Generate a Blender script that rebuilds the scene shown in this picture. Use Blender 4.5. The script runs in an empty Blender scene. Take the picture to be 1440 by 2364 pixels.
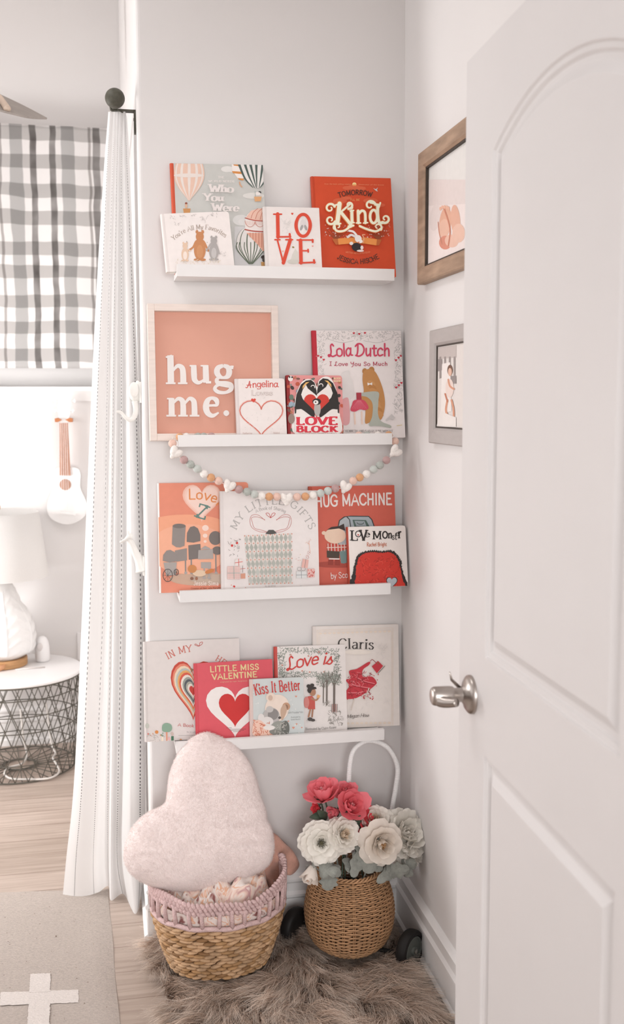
import bpy, bmesh, math, random
import numpy as np
from mathutils import Vector, Matrix
from mathutils.geometry import tessellate_polygon

# ------------------------------------------------------------------ camera, world, lights, exposure
SC = bpy.context.scene
COL = SC.collection
PXF = 2400.0; YAW, PITCH, ROLL = .1964, .1052, -.0028
CAMP = np.array([-.792, -2.7201, 1.4627])
_fw = np.array([math.sin(YAW)*math.cos(PITCH), math.cos(YAW)*math.cos(PITCH), -math.sin(PITCH)])
_r = np.array([math.cos(YAW), -math.sin(YAW), 0.]); _u = np.cross(_r, _fw)
_R = _r*math.cos(ROLL)+_u*math.sin(ROLL); _U = -_r*math.sin(ROLL)+_u*math.cos(ROLL)
cd = bpy.data.cameras.new('camera'); cam = bpy.data.objects.new('camera', cd); COL.objects.link(cam)
cd.sensor_fit = 'VERTICAL'; cd.sensor_height = 36; cd.lens = 36*PXF/2364
cd.clip_start = .05; cd.clip_end = 60
cd.dof.use_dof = True; cd.dof.focus_distance = 2.66; cd.dof.aperture_fstop = 4.2
cam.matrix_world = Matrix(((_R[0], _U[0], -_fw[0], CAMP[0]), (_R[1], _U[1], -_fw[1], CAMP[1]), (_R[2], _U[2], -_fw[2], CAMP[2]), (0, 0, 0, 1)))
SC.camera = cam
SC.view_settings.view_transform = 'Standard'; SC.view_settings.look = 'None'
SC.view_settings.gamma = 1; SC.view_settings.use_curve_mapping = False
SC.view_settings.exposure = .0
W_ = bpy.data.worlds.new('daylight'); SC.world = W_; W_.use_nodes = True
bg = W_.node_tree.nodes['Background']
bg.inputs['Color'].default_value = (1, .962, .953, 1); bg.inputs['Strength'].default_value = .9

def area(name, loc, target, sx, sy, power, color=(1, .99, .985)):
    l = bpy.data.lights.new(name, 'AREA'); l.shape = 'RECTANGLE'; l.size = sx; l.size_y = sy; l.energy = power; l.color = color
    o = bpy.data.objects.new(name, l); COL.objects.link(o); o.location = loc
    o.rotation_euler = (Vector(target)-Vector(loc)).to_track_quat('-Z', 'Y').to_euler()
    return o
area('window_light', (-2.86, -.85, 1.70), (-.8, .6, 1.2), 1.5, 1.3, 4)
area('playroom_window_light', (-2.86, .75, 1.05), (-1.0, 1.75, .7), 1.0, 1.1, 78)
area('hall_fill', (-.75, -5.2, 1.7), (-.4, 0, 1.2), 1.4, 1.4, 88)  # added frontal fill from behind the camera, not a known hall lamp
area('ceiling_fill', (-1.6, -.5, 3.05), (-1.6, -.5, 0), .8, .8, 12)  # added soft fill from above, with no lamp fixture behind it
sl = bpy.data.lights.new('low_sun', 'SPOT'); sl.energy = 420; sl.spot_size = .24; sl.spot_blend = 0; sl.shadow_soft_size = .03; sl.color = (1, .95, .9)
so = bpy.data.objects.new('low_sun', sl); COL.objects.link(so); so.location = Vector((-2.9, .75, 1.69))-Vector((1, .5, -.27)).normalized()*7
so.rotation_euler = Vector((1, .5, -.27)).to_track_quat('-Z', 'Y').to_euler()

# ------------------------------------------------------------------ pixel -> place on a given plane (used to measure real positions)
def ray(px, py): return _fw+_R*(px-720)/PXF-_U*(py-1182)/PXF
def atY(px, py, Y): d = ray(px, py); return CAMP+d*(Y-CAMP[1])/d[1]
def atX(px, py, X): d = ray(px, py); return CAMP+d*(X-CAMP[0])/d[0]
def atZ(px, py, Z): d = ray(px, py); return CAMP+d*(Z-CAMP[2])/d[2]

# ------------------------------------------------------------------ materials
def lin(c): return c/12.92 if c <= .04045 else ((c+.055)/1.055)**2.4
def rgb(h, g=1.0):
    h = h.lstrip('#'); return tuple(min(.93, lin(int(h[i:i+2], 16)/255)*g) for i in (0, 2, 4))
_mats = {}
def mat(key, color=None, rough=.55, g=1.0, noise=0., nscale=40., bump=0., bscale=None, metal=0., spec=.3, sheen=0., trans=0., nsq=(1, 1, 1)):
    """a Principled material with procedural noise in colour and relief"""
    if key in _mats: return _mats[key]
    m = bpy.data.materials.new(key); _mats[key] = m; m.use_nodes = True
    nt = m.node_tree; b = nt.nodes['Principled BSDF']
    c = rgb(color, g) if isinstance(color, str) else color
    b.inputs['Base Color'].default_value = (*c, 1); b.inputs['Roughness'].default_value = rough
    b.inputs['Metallic'].default_value = metal; b.inputs['Specular IOR Level'].default_value = spec
    if sheen: b.inputs['Sheen Weight'].default_value = sheen
    if noise or bump:
        tc = nt.nodes.new('ShaderNodeTexCoord'); mp = nt.nodes.new('ShaderNodeMapping'); mp.inputs['Scale'].default_value = nsq
        nt.links.new(tc.outputs['Object'], mp.inputs['Vector'])
        n = nt.nodes.new('ShaderNodeTexNoise'); n.inputs['Scale'].default_value = nscale; n.inputs['Detail'].default_value = 4
        nt.links.new(mp.outputs['Vector'], n.inputs['Vector'])
        if noise:
            r = nt.nodes.new('ShaderNodeValToRGB')
            r.color_ramp.elements[0].position = .3; r.color_ramp.elements[1].position = .7
            r.color_ramp.elements[0].color = (*[v*(1-noise) for v in c], 1); r.color_ramp.elements[1].color = (*[min(1, v*(1+noise)) for v in c], 1)
            nt.links.new(n.outputs['Fac'], r.inputs['Fac']); nt.links.new(r.outputs['Color'], b.inputs['Base Color'])
        if bump:
            n2 = n
            if bscale:
                n2 = nt.nodes.new('ShaderNodeTexNoise'); n2.inputs['Scale'].default_value = bscale; n2.inputs['Detail'].default_value = 3
                nt.links.new(mp.outputs['Vector'], n2.inputs['Vector'])
            bp = nt.nodes.new('ShaderNodeBump'); bp.inputs['Strength'].default_value = bump; bp.inputs['Distance'].default_value = .004
            nt.links.new(n2.outputs['Fac'], bp.inputs['Height']); nt.links.new(bp.outputs['Normal'], b.inputs['Normal'])
    if trans:
        t = nt.nodes.new('ShaderNodeBsdfTranslucent'); t.inputs['Color'].default_value = (*c, 1)
        mx = nt.nodes.new('ShaderNodeMixShader'); mx.inputs[0].default_value = trans
        out = nt.nodes['Material Output']
        nt.links.new(b.outputs[0], mx.inputs[1]); nt.links.new(t.outputs[0], mx.inputs[2]); nt.links.new(mx.outputs[0], out.inputs['Surface'])
    return m
INKG = 1.22
def ink(h): return mat('print_'+h, h, .5, g=INKG, noise=.02, nscale=60)

# ------------------------------------------------------------------ mesh builder
class MB:
    def __init__(s): s.v = []; s.f = []; s.m = []; s.uv = None
    def add(s, vs, fs, m=0):
        o = len(s.v); s.v.extend([tuple(map(float, p)) for p in vs])
        for f in fs: s.f.append(tuple(o+i for i in f)); s.m.append(m)
        return s
    def box(s, x0, x1, y0, y1, z0, z1, m=0):
        return s.add([(x, y, z) for z in (z0, z1) for y in (y0, y1) for x in (x0, x1)],
                     [(0, 2, 3, 1), (4, 5, 7, 6), (0, 1, 5, 4), (2, 6, 7, 3), (0, 4, 6, 2), (1, 3, 7, 5)], m)
    def tube(s, pts, r, n=8, closed=False, m=0, cap=True):
        P = [np.array(p, float) for p in pts]; N = len(P); rr = r if hasattr(r, '__len__') else [r]*N
        o = len(s.v); T = []
        for i in range(N):
            a = P[(i-1) % N] if closed or i > 0 else P[i]; b = P[(i+1) % N] if closed or i < N-1 else P[i]
            t = b-a; T.append(t/(np.linalg.norm(t)+1e-12))
        up = np.array([0, 0, 1.]) if abs(T[0][2]) < .9 else np.array([1., 0, 0])
        x = np.cross(T[0], up); x /= np.linalg.norm(x)
        for i in range(N):
            x = x-T[i]*(x@T[i]); x /= (np.linalg.norm(x)+1e-12); y = np.cross(T[i], x)
            for k in range(n):
                a = 2*math.pi*k/n; s.v.append(tuple(P[i]+rr[i]*(x*math.cos(a)+y*math.sin(a))))
        for i in range(N if closed else N-1):
            j = (i+1) % N
            for k in range(n):
                l = (k+1) % n; s.f.append((o+i*n+k, o+i*n+l, o+j*n+l, o+j*n+k)); s.m.append(m)
        if cap and not closed:
            s.f.append(tuple(o+k for k in range(n))[::-1]); s.m.append(m); s.f.append(tuple(o+(N-1)*n+k for k in range(n))); s.m.append(m)
        return s
    def lathe(s, prof, n=32, c=(0, 0, 0), m=0, sx=1, sy=1, cap=True):
        o = len(s.v)
        for r, z in prof:
            for k in range(n):
                a = 2*math.pi*k/n; s.v.append((c[0]+r*sx*math.cos(a), c[1]+r*sy*math.sin(a), c[2]+z))
        for i in range(len(prof)-1):
            for k in range(n):
                l = (k+1) % n; s.f.append((o+i*n+k, o+i*n+l, o+(i+1)*n+l, o+(i+1)*n+k)); s.m.append(m)
        if cap:
            s.f.append(tuple(o+k for k in range(n))[::-1]); s.m.append(m); e = o+(len(prof)-1)*n; s.f.append(tuple(e+k for k in range(n))); s.m.append(m)
        return s
    def ell(s, c, r, n=12, h=8, m=0, M=None):
        """an ellipsoid; M optionally rotates it about its centre"""
        vs = []; fs = []
        for i in range(h+1):
            t = math.pi*i/h
            for k in range(n):
                a = 2*math.pi*k/n; p = Vector((r[0]*math.sin(t)*math.cos(a), r[1]*math.sin(t)*math.sin(a), r[2]*math.cos(t)))
                if M is not None: p = M @ p
                vs.append((c[0]+p[0], c[1]+p[1], c[2]+p[2]))
        for i in range(h):
            for k in range(n):
                l = (k+1) % n; fs.append((i*n+k, (i+1)*n+k, (i+1)*n+l, i*n+l))
        return s.add(vs, fs, m)
    def prism(s, pts, f, m=0, cap=True):
        """pts: 2D outline; f(p, k): 3D place of the outline point on the near (k=0) and far (k=1) side"""
        n = len(pts); s0 = [f(p, 0) for p in pts]; s1 = [f(p, 1) for p in pts]
        tri = tessellate_polygon([[Vector((p[0], p[1], 0)) for p in pts]])
        fs = [(i, (i+1) % n, n+(i+1) % n, n+i) for i in range(n)]
        if cap: fs += [tuple(t) for t in tri]+[tuple(n+i for i in t)[::-1] for t in tri]
        return s.add(s0+s1, fs, m)
    def grid(s, P, m=0, closed_u=False):
        """P[i][j] -> quads"""
        a = len(P); b = len(P[0]); fs = []
        for i in range(a-1+(1 if closed_u else 0)):
            for j in range(b-1):
                i2 = (i+1) % a; fs.append((i*b+j, i2*b+j, i2*b+j+1, i*b+j+1))
        return s.add([p for row in P for p in row], fs, m)
    def build(s, name, mats, parent=None, smooth=False, rel=True, uvs=None, angle=None):
        """link as one mesh object; with rel, world-space vertices are made relative to the parent's place"""
        off = parent_origin(parent) if (parent is not None and rel) else np.zeros(3)
        me = bpy.data.meshes.new(name); V = np.array(s.v, float)
        if len(V): V = V-off
        me.from_pydata([tuple(p) for p in V], [], s.f)
        if not isinstance(mats, (list, tuple)): mats = [mats]
        for x in mats: me.materials.append(x)
        me.polygons.foreach_set('material_index', s.m)
        if smooth: me.polygons.foreach_set('use_smooth', [True]*len(s.f))
        if uvs is not None:
            ul = me.uv_layers.new(name='UVMap'); li = np.empty(len(me.loops), dtype=np.int32); me.loops.foreach_get('vertex_index', li)
            ul.data.foreach_set('uv', np.array(uvs, dtype=np.float32)[li].ravel())
        me.validate(); me.update()
        if angle is not None: 
            me.polygons.foreach_set('use_smooth', [True]*len(me.polygons)); me.set_sharp_from_angle(angle=angle)
        o = bpy.data.objects.new(name, me); COL.objects.link(o)
        if parent is not None: o.parent = parent
        return o
_org = {}
def parent_origin(p):
    o = np.zeros(3)
    while p is not None: o += np.array(p.location); p = p.parent
    return o
def thing(name, label, cat, loc=(0, 0, 0), group=None):
    o = bpy.data.objects.new(name, None); COL.objects.link(o); o.location = loc; o.empty_display_size = .05
    o['label'] = label; o['category'] = cat; o['kind'] = 'thing'
    if group: o['group'] = group
    return o
def tag(o, label, cat, group=None):
    o['label'] = label; o['category'] = cat; o['kind'] = 'thing'
    if group: o['group'] = group
    return o
def struct(o, label=None, cat=None):
    o['kind'] = 'structure'
    if label: o['label'] = label; o['category'] = cat
    return o
def dup(root, loc=None, label=None):
    r = root.copy(); COL.objects.link(r)
    if loc is not None: r.location = loc
    if label: r['label'] = label
    for ch in list(root.children):
        c = ch.copy(); COL.objects.link(c); c.parent = r; c.matrix_parent_inverse = ch.matrix_parent_inverse
        for g in ch.children:
            d = g.copy(); COL.objects.link(d); d.parent = c
    return r
def cat_rom(P, k=8, closed=False):
    P = [np.array(p, float) for p in P]; n = len(P); out = []
    for i in range(n if closed else n-1):
        if closed: a, b, c, d = P[i-1], P[i], P[(i+1) % n], P[(i+2) % n]
        else: a, b, c, d = P[max(i-1, 0)], P[i], P[i+1], P[min(i+2, n-1)]
        for j in range(k):
            t = j/k; out.append(.5*((2*b)+(c-a)*t+(2*a-5*b+4*c-d)*t*t+(3*b-a-3*c+d)*t**3))
    if not closed: out.append(P[-1])
    return out
def smooth01(x): x = min(1, max(0, x)); return x*x*(3-2*x)
# ------------------------------------------------------------------ the room
XL = -.6946; YF = 1.80; ZC = 3.15; XW = -2.9
m_wall = mat('wall_paint', (.80, .775, .765), .7, noise=.012, nscale=3, bump=.03, bscale=260)
m_trim = mat('trim_paint', (.84, .82, .81), .45, noise=.01, nscale=8)
m_door = mat('door_paint', (.71, .685, .68), .45, noise=.01, nscale=6, bump=.02, bscale=120)
b = MB(); b.box(XL, .12, 0, YF, -.0, ZC)
o = struct(b.build('wall_back', m_wall), 'pale end wall of the niche carrying the four picture ledges', 'wall')
bv = o.modifiers.new('bullnose', 'BEVEL'); bv.width = .012; bv.segments = 4; bv.limit_method = 'ANGLE'
b = MB(); b.box(0, .12, -3.6, 0, 0, ZC); struct(b.build('wall_right', m_wall), 'pale right wall with two picture frames, partly behind the door', 'wall')
b = MB(); b.box(XW, XL, YF, YF+.12, 0, 1.53); b.box(XW, XL, YF, YF+.12, 2.52, ZC); b.box(-.76, XL, YF, YF+.12, 1.53, 2.52); b.box(XW, -1.75, YF, YF+.12, 1.53, 2.52)
struct(b.build('wall_far', m_wall), 'bright white far wall with a shaded window and a hanging ukulele', 'wall')
b = MB(); xa, xb = XW-.1, XW
b.box(xa, xb, -1.97, YF, 0, .95); b.box(xa, xb, -1.97, YF, 2.65, ZC); b.box(xa, xb, -1.97, -1.65, .95, 2.65); b.box(xa, xb, -.05, .28, .95, 2.65); b.box(xa, xb, 1.22, YF, .95, 2.65)
b.box(xa, xb, .28, 1.22, .95, 1.50); b.box(xa, xb, .28, 1.22, 1.88, 1.93); b.box(XW-.06, XW-.02, .78, .83, 1.5, 1.88)
struct(b.build('wall_left', m_wall))
b = MB(); b.box(XW-.1, -.985, -1.97, -1.85, 0, ZC); b.box(-.18, .12, -1.97, -1.85, 0, ZC); b.box(-.985, -.18, -1.97, -1.85, 2.06, ZC); struct(b.build('wall_front', m_wall))
b = MB(); b.box(XW-.1, .12, -3.6, YF+.12, ZC, ZC+.1); struct(b.build('ceiling', m_wall))

# oak plank floor: boards run along x
m_floor = bpy.data.materials.new('oak_planks'); m_floor.use_nodes = True
nt = m_floor.node_tree; bs = nt.nodes['Principled BSDF']; bs.inputs['Roughness'].default_value = .42
tc = nt.nodes.new('ShaderNodeTexCoord'); br = nt.nodes.new('ShaderNodeTexBrick')
br.inputs['Scale'].default_value = 1; br.inputs['Brick Width'].default_value = 1.3; br.inputs['Row Height'].default_value = .127
br.inputs['Mortar Size'].default_value = .0012; br.inputs['Mortar Smooth'].default_value = .2; br.offset = .37
br.inputs['Color1'].default_value = (*rgb('c4b4a9'), 1); br.inputs['Color2'].default_value = (*rgb('b1a195'), 1); br.inputs['Mortar'].default_value = (*rgb('8c796c'), 1)
nt.links.new(tc.outputs['Object'], br.inputs['Vector'])
mp = nt.nodes.new('ShaderNodeMapping'); mp.inputs['Scale'].default_value = (1.6, 26, 1); nt.links.new(tc.outputs['Object'], mp.inputs['Vector'])
no = nt.nodes.new('ShaderNodeTexNoise'); no.inputs['Scale'].default_value = 2.4; no.inputs['Detail'].default_value = 6; no.inputs['Distortion'].default_value = .6; nt.links.new(mp.outputs[0], no.inputs['Vector'])
rp = nt.nodes.new('ShaderNodeValToRGB'); rp.color_ramp.elements[0].position = .3; rp.color_ramp.elements[1].position = .72
rp.color_ramp.elements[0].color = (.74, .70, .67, 1); rp.color_ramp.elements[1].color = (1.08, 1.08, 1.08, 1); nt.links.new(no.outputs['Fac'], rp.inputs['Fac'])
mx = nt.nodes.new('ShaderNodeMix'); mx.data_type = 'RGBA'; mx.blend_type = 'MULTIPLY'; mx.inputs[0].default_value = .85
nt.links.new(br.outputs['Color'], mx.inputs[6]); nt.links.new(rp.outputs['Color'], mx.inputs[7]); nt.links.new(mx.outputs[2], bs.inputs['Base Color'])
b = MB(); b.box(XW-.1, .12, -3.6, YF+.12, -.06, 0); struct(b.build('floor', m_floor), 'light oak plank floor', 'floor')

# baseboards: a stepped profile (depth, height)
PROF = [(0, 0), (.022, 0), (.022, .024), (.014, .030), (.014, .098), (.018, .103), (.018, .110), (.011, .118), (.011, .140), (.015, .146), (.015, .152), (.006, .160), (0, .163)]
def baseboard(name, a, c, nrm, label):
    a = np.array(a, float); c = np.array(c, float); n = np.array(nrm, float); mb = MB()
    P = [[(*(q+n*d), z) for d, z in PROF] for q in (a, c)]
    mb.grid(P); k = len(PROF)
    mb.add(P[0], [tuple(range(k))]); mb.add(P[1], [tuple(range(k))[::-1]])
    return struct(mb.build(name, m_trim), label, 'baseboard')
baseboard('baseboard_back', (XL-.012, 0), (0, 0), (0, -1), 'white stepped baseboard behind the two baskets')
baseboard('baseboard_right', (0, 0), (0, -3.5), (-1, 0), 'white stepped baseboard along the right wall beside the fur rug')
baseboard('baseboard_left', (XL, -.004), (XL, YF), (-1, 0), 'white baseboard end at the wall corner behind the curtain')
baseboard('baseboard_far', (XW, YF), (XL, YF), (0, -1), 'white baseboard behind the wire side table')

# window on the far wall: frame, glass, sill
wroot = bpy.data.objects.new('window_1', None); COL.objects.link(wroot); wroot.location = (-1.25, YF, 1.53); struct(wroot, 'white window almost hidden by the plaid roman shade', 'window')
b = MB()
for x0, x1, z0, z1 in ((-1.75, -.76, 1.53, 1.625), (-1.75, -.76, 2.47, 2.52), (-1.75, -1.71, 1.57, 2.47), (-.80, -.76, 1.57, 2.47), (-1.75, -.76, 2.0, 2.035)): b.box(x0, x1, YF+.03, YF+.075, z0, z1)
b.build('window_frame', m_trim, wroot)
gm = bpy.data.materials.new('window_glass'); gm.use_nodes = True; g = gm.node_tree.nodes['Principled BSDF']; g.inputs['Transmission Weight'].default_value = 1; g.inputs['Roughness'].default_value = .02; g.inputs['IOR'].default_value = 1.1
b = MB(); b.box(-1.73, -.78, YF+.05, YF+.054, 1.55, 2.5); b.build('pane', gm, wroot)
b = MB(); b.box(-1.82, -.72, YF-.045, YF+.03, 1.512, 1.53); b.box(-1.79, -.75, YF-.010, YF, 1.47, 1.512); b.build('sill', m_trim, wroot)
# ------------------------------------------------------------------ lettering: a small stroke alphabet (cap height 1, x-height .62)
GL = {
'A': (.78, 'l0,0 .38,1 .76,0;l.14,.35 .62,.35'), 'B': (.66, 'l.1,0 .1,1;c.1,1 .42,.97 .52,.77 .42,.56 .1,.53;c.1,.53 .5,.49 .6,.27 .47,.04 .1,0'),
'C': (.74, 'c.68,.78 .5,.98 .25,.95 .05,.7 .05,.3 .25,.05 .5,.02 .7,.2'), 'D': (.75, 'l.1,0 .1,1;c.1,1 .45,.96 .66,.7 .66,.3 .45,.04 .1,0'),
'E': (.65, 'l.1,0 .1,1;l.1,1 .58,1;l.1,.52 .46,.52;l.1,0 .6,0'), 'F': (.6, 'l.1,0 .1,1;l.1,1 .56,1;l.1,.52 .44,.52'),
'G': (.78, 'c.68,.8 .5,.98 .25,.95 .05,.7 .05,.3 .25,.05 .5,.02 .68,.15;l.68,.15 .68,.45;l.45,.45 .74,.45'), 'H': (.74, 'l.1,0 .1,1;l.62,0 .62,1;l.1,.5 .62,.5'),
'I': (.28, 'l.13,0 .13,1'), 'J': (.48, 'c.36,1 .36,.5 .33,.1 .17,0 .02,.14'), 'K': (.68, 'l.1,0 .1,1;l.6,1 .1,.42;l.25,.58 .64,0'),
'L': (.58, 'l.1,1 .1,0;l.1,0 .55,0'), 'M': (.92, 'l.1,0 .1,1;l.1,1 .45,.15;l.45,.15 .8,1;l.8,1 .8,0'), 'N': (.74, 'l.1,0 .1,1;l.1,1 .62,0;l.62,0 .62,1'),
'O': (.8, 'c.4,1 .13,.86 .04,.5 .13,.14 .4,0 .67,.14 .76,.5 .67,.86 .4,1'), 'P': (.6, 'l.1,0 .1,1;c.1,1 .45,.98 .55,.75 .42,.53 .1,.5'),
'R': (.68, 'l.1,0 .1,1;c.1,1 .45,.98 .55,.75 .42,.53 .1,.5;l.3,.5 .62,0'), 'S': (.6, 'c.52,.8 .4,.97 .2,.97 .08,.8 .14,.62 .4,.45 .53,.25 .42,.04 .2,.02 .04,.2'),
'T': (.66, 'l.32,0 .32,1;l0,1 .64,1'), 'U': (.74, 'c.1,1 .1,.35 .2,.06 .37,0 .54,.06 .63,.35 .63,1'), 'V': (.74, 'l0,1 .36,0;l.36,0 .72,1'),
'W': (1., 'l0,1 .25,0;l.25,0 .48,.8;l.48,.8 .71,0;l.71,0 .96,1'), 'Y': (.7, 'l0,1 .34,.48;l.34,.48 .34,0;l.34,.48 .68,1'), 'Z': (.66, 'l.05,1 .6,1;l.6,1 .04,0;l.04,0 .62,0'),
'a': (.55, 'c.1,.52 .25,.63 .4,.54 .43,.4 .43,0;c.43,.36 .15,.3 .06,.15 .2,0 .43,.14'), 'b': (.56, 'l.1,1 .1,0;c.1,.45 .3,.63 .5,.5 .52,.2 .35,0 .1,.12'),
'c': (.5, 'c.45,.5 .3,.63 .1,.5 .06,.2 .2,.02 .45,.1'), 'd': (.56, 'c.42,.48 .2,.62 .05,.4 .08,.1 .25,0 .42,.15;l.43,1 .43,0'),
'e': (.52, 'c.06,.34 .3,.35 .46,.36 .4,.57 .25,.64 .08,.5 .06,.2 .2,.02 .46,.12'), 'f': (.4, 'c.42,.92 .3,1 .18,.85 .17,.5 .17,0;l.02,.6 .36,.6'),
'g': (.55, 'c.42,.5 .2,.63 .05,.4 .1,.12 .25,.04 .42,.2;c.43,.62 .43,0 .4,-.22 .2,-.3 .05,-.2'), 'h': (.55, 'l.1,1 .1,0;c.1,.42 .28,.62 .42,.5 .44,0'),
'i': (.24, 'l.11,.62 .11,0;d.11,.86'), 'j': (.26, 'c.13,.62 .13,0 .1,-.22 -.05,-.28;d.13,.86'), 'k': (.5, 'l.1,1 .1,0;l.42,.62 .1,.24;l.2,.35 .46,0'), 'l': (.24, 'l.11,1 .11,0'),
'm': (.84, 'l.1,.62 .1,0;c.1,.42 .25,.62 .38,.5 .4,0;c.4,.42 .55,.62 .7,.5 .72,0'), 'n': (.56, 'l.1,.62 .1,0;c.1,.42 .28,.62 .42,.5 .44,0'),
'o': (.56, 'c.27,.63 .08,.52 .05,.31 .08,.1 .27,0 .46,.1 .5,.31 .46,.52 .27,.63'), 'p': (.56, 'l.1,.62 .1,-.3;c.1,.45 .3,.63 .5,.5 .52,.2 .35,0 .1,.12'),
'r': (.4, 'l.1,.62 .1,0;c.1,.4 .22,.6 .36,.56'), 's': (.46, 'c.38,.5 .28,.62 .12,.58 .08,.45 .3,.3 .4,.17 .3,.01 .14,.02 .04,.13'), 't': (.38, 'c.16,.85 .16,.2 .22,.02 .36,.06;l.02,.62 .34,.62'),
'u': (.56, 'c.1,.62 .1,.2 .2,.02 .42,.2;l.44,.62 .44,0'), 'v': (.5, 'l0,.62 .24,0;l.24,0 .48,.62'), 'w': (.76, 'l0,.62 .19,0;l.19,0 .37,.52;l.37,.52 .55,0;l.55,0 .74,.62'), 'y': (.5, 'l.02,.62 .25,.02;l.48,.62 .1,-.3'),
"'": (.16, 'l.1,1 .06,.78'), ',': (.2, 'l.12,.08 .04,-.16'), '.': (.2, 'd.08,.05'), ' ': (.3, ''),
}
ALT = {'a': (.56, 'c.43,.5 .25,.63 .06,.42 .08,.1 .25,.0 .42,.25;c.45,.62 .43,.12 .58,.04'), 'L': (.72, 'c.5,.85 .38,1 .26,.85 .28,.4 .2,.08 .08,.02 .03,.12 .16,.14 .4,.0 .68,.1'), 
       'D': (.86, 'c.3,.95 .28,.4 .2,.04;c.1,.8 .3,1 .6,.95 .8,.6 .7,.2 .4,.0 .12,.06'), 'A': (.86, 'c.05,.1 .2,.05 .42,.5 .56,1;c.56,1 .58,.5 .62,0;c.2,.45 .4,.38 .75,.42'),
       's': (.46, 'c.0,.05 .15,.3 .26,.6;c.26,.6 .3,.4 .42,.2 .3,.01 .1,.06'), 'I': (.4, 'l.2,0 .2,1;l.02,1 .38,1;l.02,0 .38,0'), 'Y': (.7, 'c.05,1 .12,.6 .35,.5 .55,.75;c.62,1 .55,.3 .4,-.2 .2,-.25')}
def glyph(ch, alt=False):
    a, s = (ALT[ch] if alt and ch in ALT else GL.get(ch, GL[' '])); out = []
    for st in s.split(';'):
        if not st: continue
        out.append((st[0], [tuple(float(q) for q in p.split(',')) for p in st[1:].split()]))
    return a, out
def stroke_polys(kind, pts, w, contrast=1., serif=0., taper=None):
    """ribbon polygons of one pen stroke"""
    out = []
    if kind == 'd':
        x, y = pts[0]; return [[(x+w*.75*math.cos(a*math.pi/5), y+w*.75*math.sin(a*math.pi/5)) for a in range(10)]]
    P = cat_rom(pts, 6) if kind == 'c' and len(pts) > 2 else [np.array(p, float) for p in pts]
    n = len(P); L = []; R = []
    for i in range(n):
        t = P[min(i+1, n-1)]-P[max(i-1, 0)]; l = np.linalg.norm(t)+1e-9; t = t/l
        ww = w*(contrast+(1-contrast)*abs(t[1]))*.5
        if taper: ww *= taper(i/(n-1))
        nn = np.array([-t[1], t[0]]); L.append(P[i]+nn*ww); R.append(P[i]-nn*ww)
    for i in range(n-1): out.append([tuple(L[i]), tuple(L[i+1]), tuple(R[i+1]), tuple(R[i])])
    if not serif:
        for e in (0, -1):
            r = np.linalg.norm(L[e]-R[e])*.5
            out.append([(P[e][0]+r*math.cos(a*math.pi/4), P[e][1]+r*math.sin(a*math.pi/4)) for a in range(8)])
    else:
        for e, q in ((0, 1), (-1, -2)):
            d = P[e]-P[q]; x, y = P[e]
            if kind == 'c' and abs(d[0]) > abs(d[1])*.8: continue
            t = w*max(contrast, .35)*.5
            if abs(d[1]) >= abs(d[0])*.8:
                if any(abs(y-v) < .03 for v in (0, 1, .62)): 
                    s = serif; yy = y+t if y < .1 else y-t
                    out.append([(x-s, yy-t), (x+s, yy-t), (x+s, yy+t), (x-s, yy+t)])
            elif any(abs(y-v) < .03 for v in (0, 1)) and kind == 'l':
                s = serif*.9; sg = 1 if y < .1 else -1
                out.append([(x-t, y-sg*t), (x+t, y-sg*t), (x+t, y+sg*s*1.3), (x-t, y+sg*s*1.3)])
    return out
def text_polys(s, w=.12, contrast=1., serif=0., alt=False, gap=.08, shear=0.):
    """[(centre advance, polygons relative to that)], total length; cap height = 1"""
    x = 0; res = []
    for ch in s:
        a, st = glyph(ch, alt); polys = []
        for k, p in st: polys += stroke_polys(k, p, w, contrast, serif)
        if not serif: polys = [[(px, py*(1-w)+w/2) for px, py in q] for q in polys]
        polys = [[(px-a/2+shear*py, py) for px, py in q] for q in polys]
        res.append((x+a/2, polys)); x += a+gap
    return res, x-gap

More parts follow.
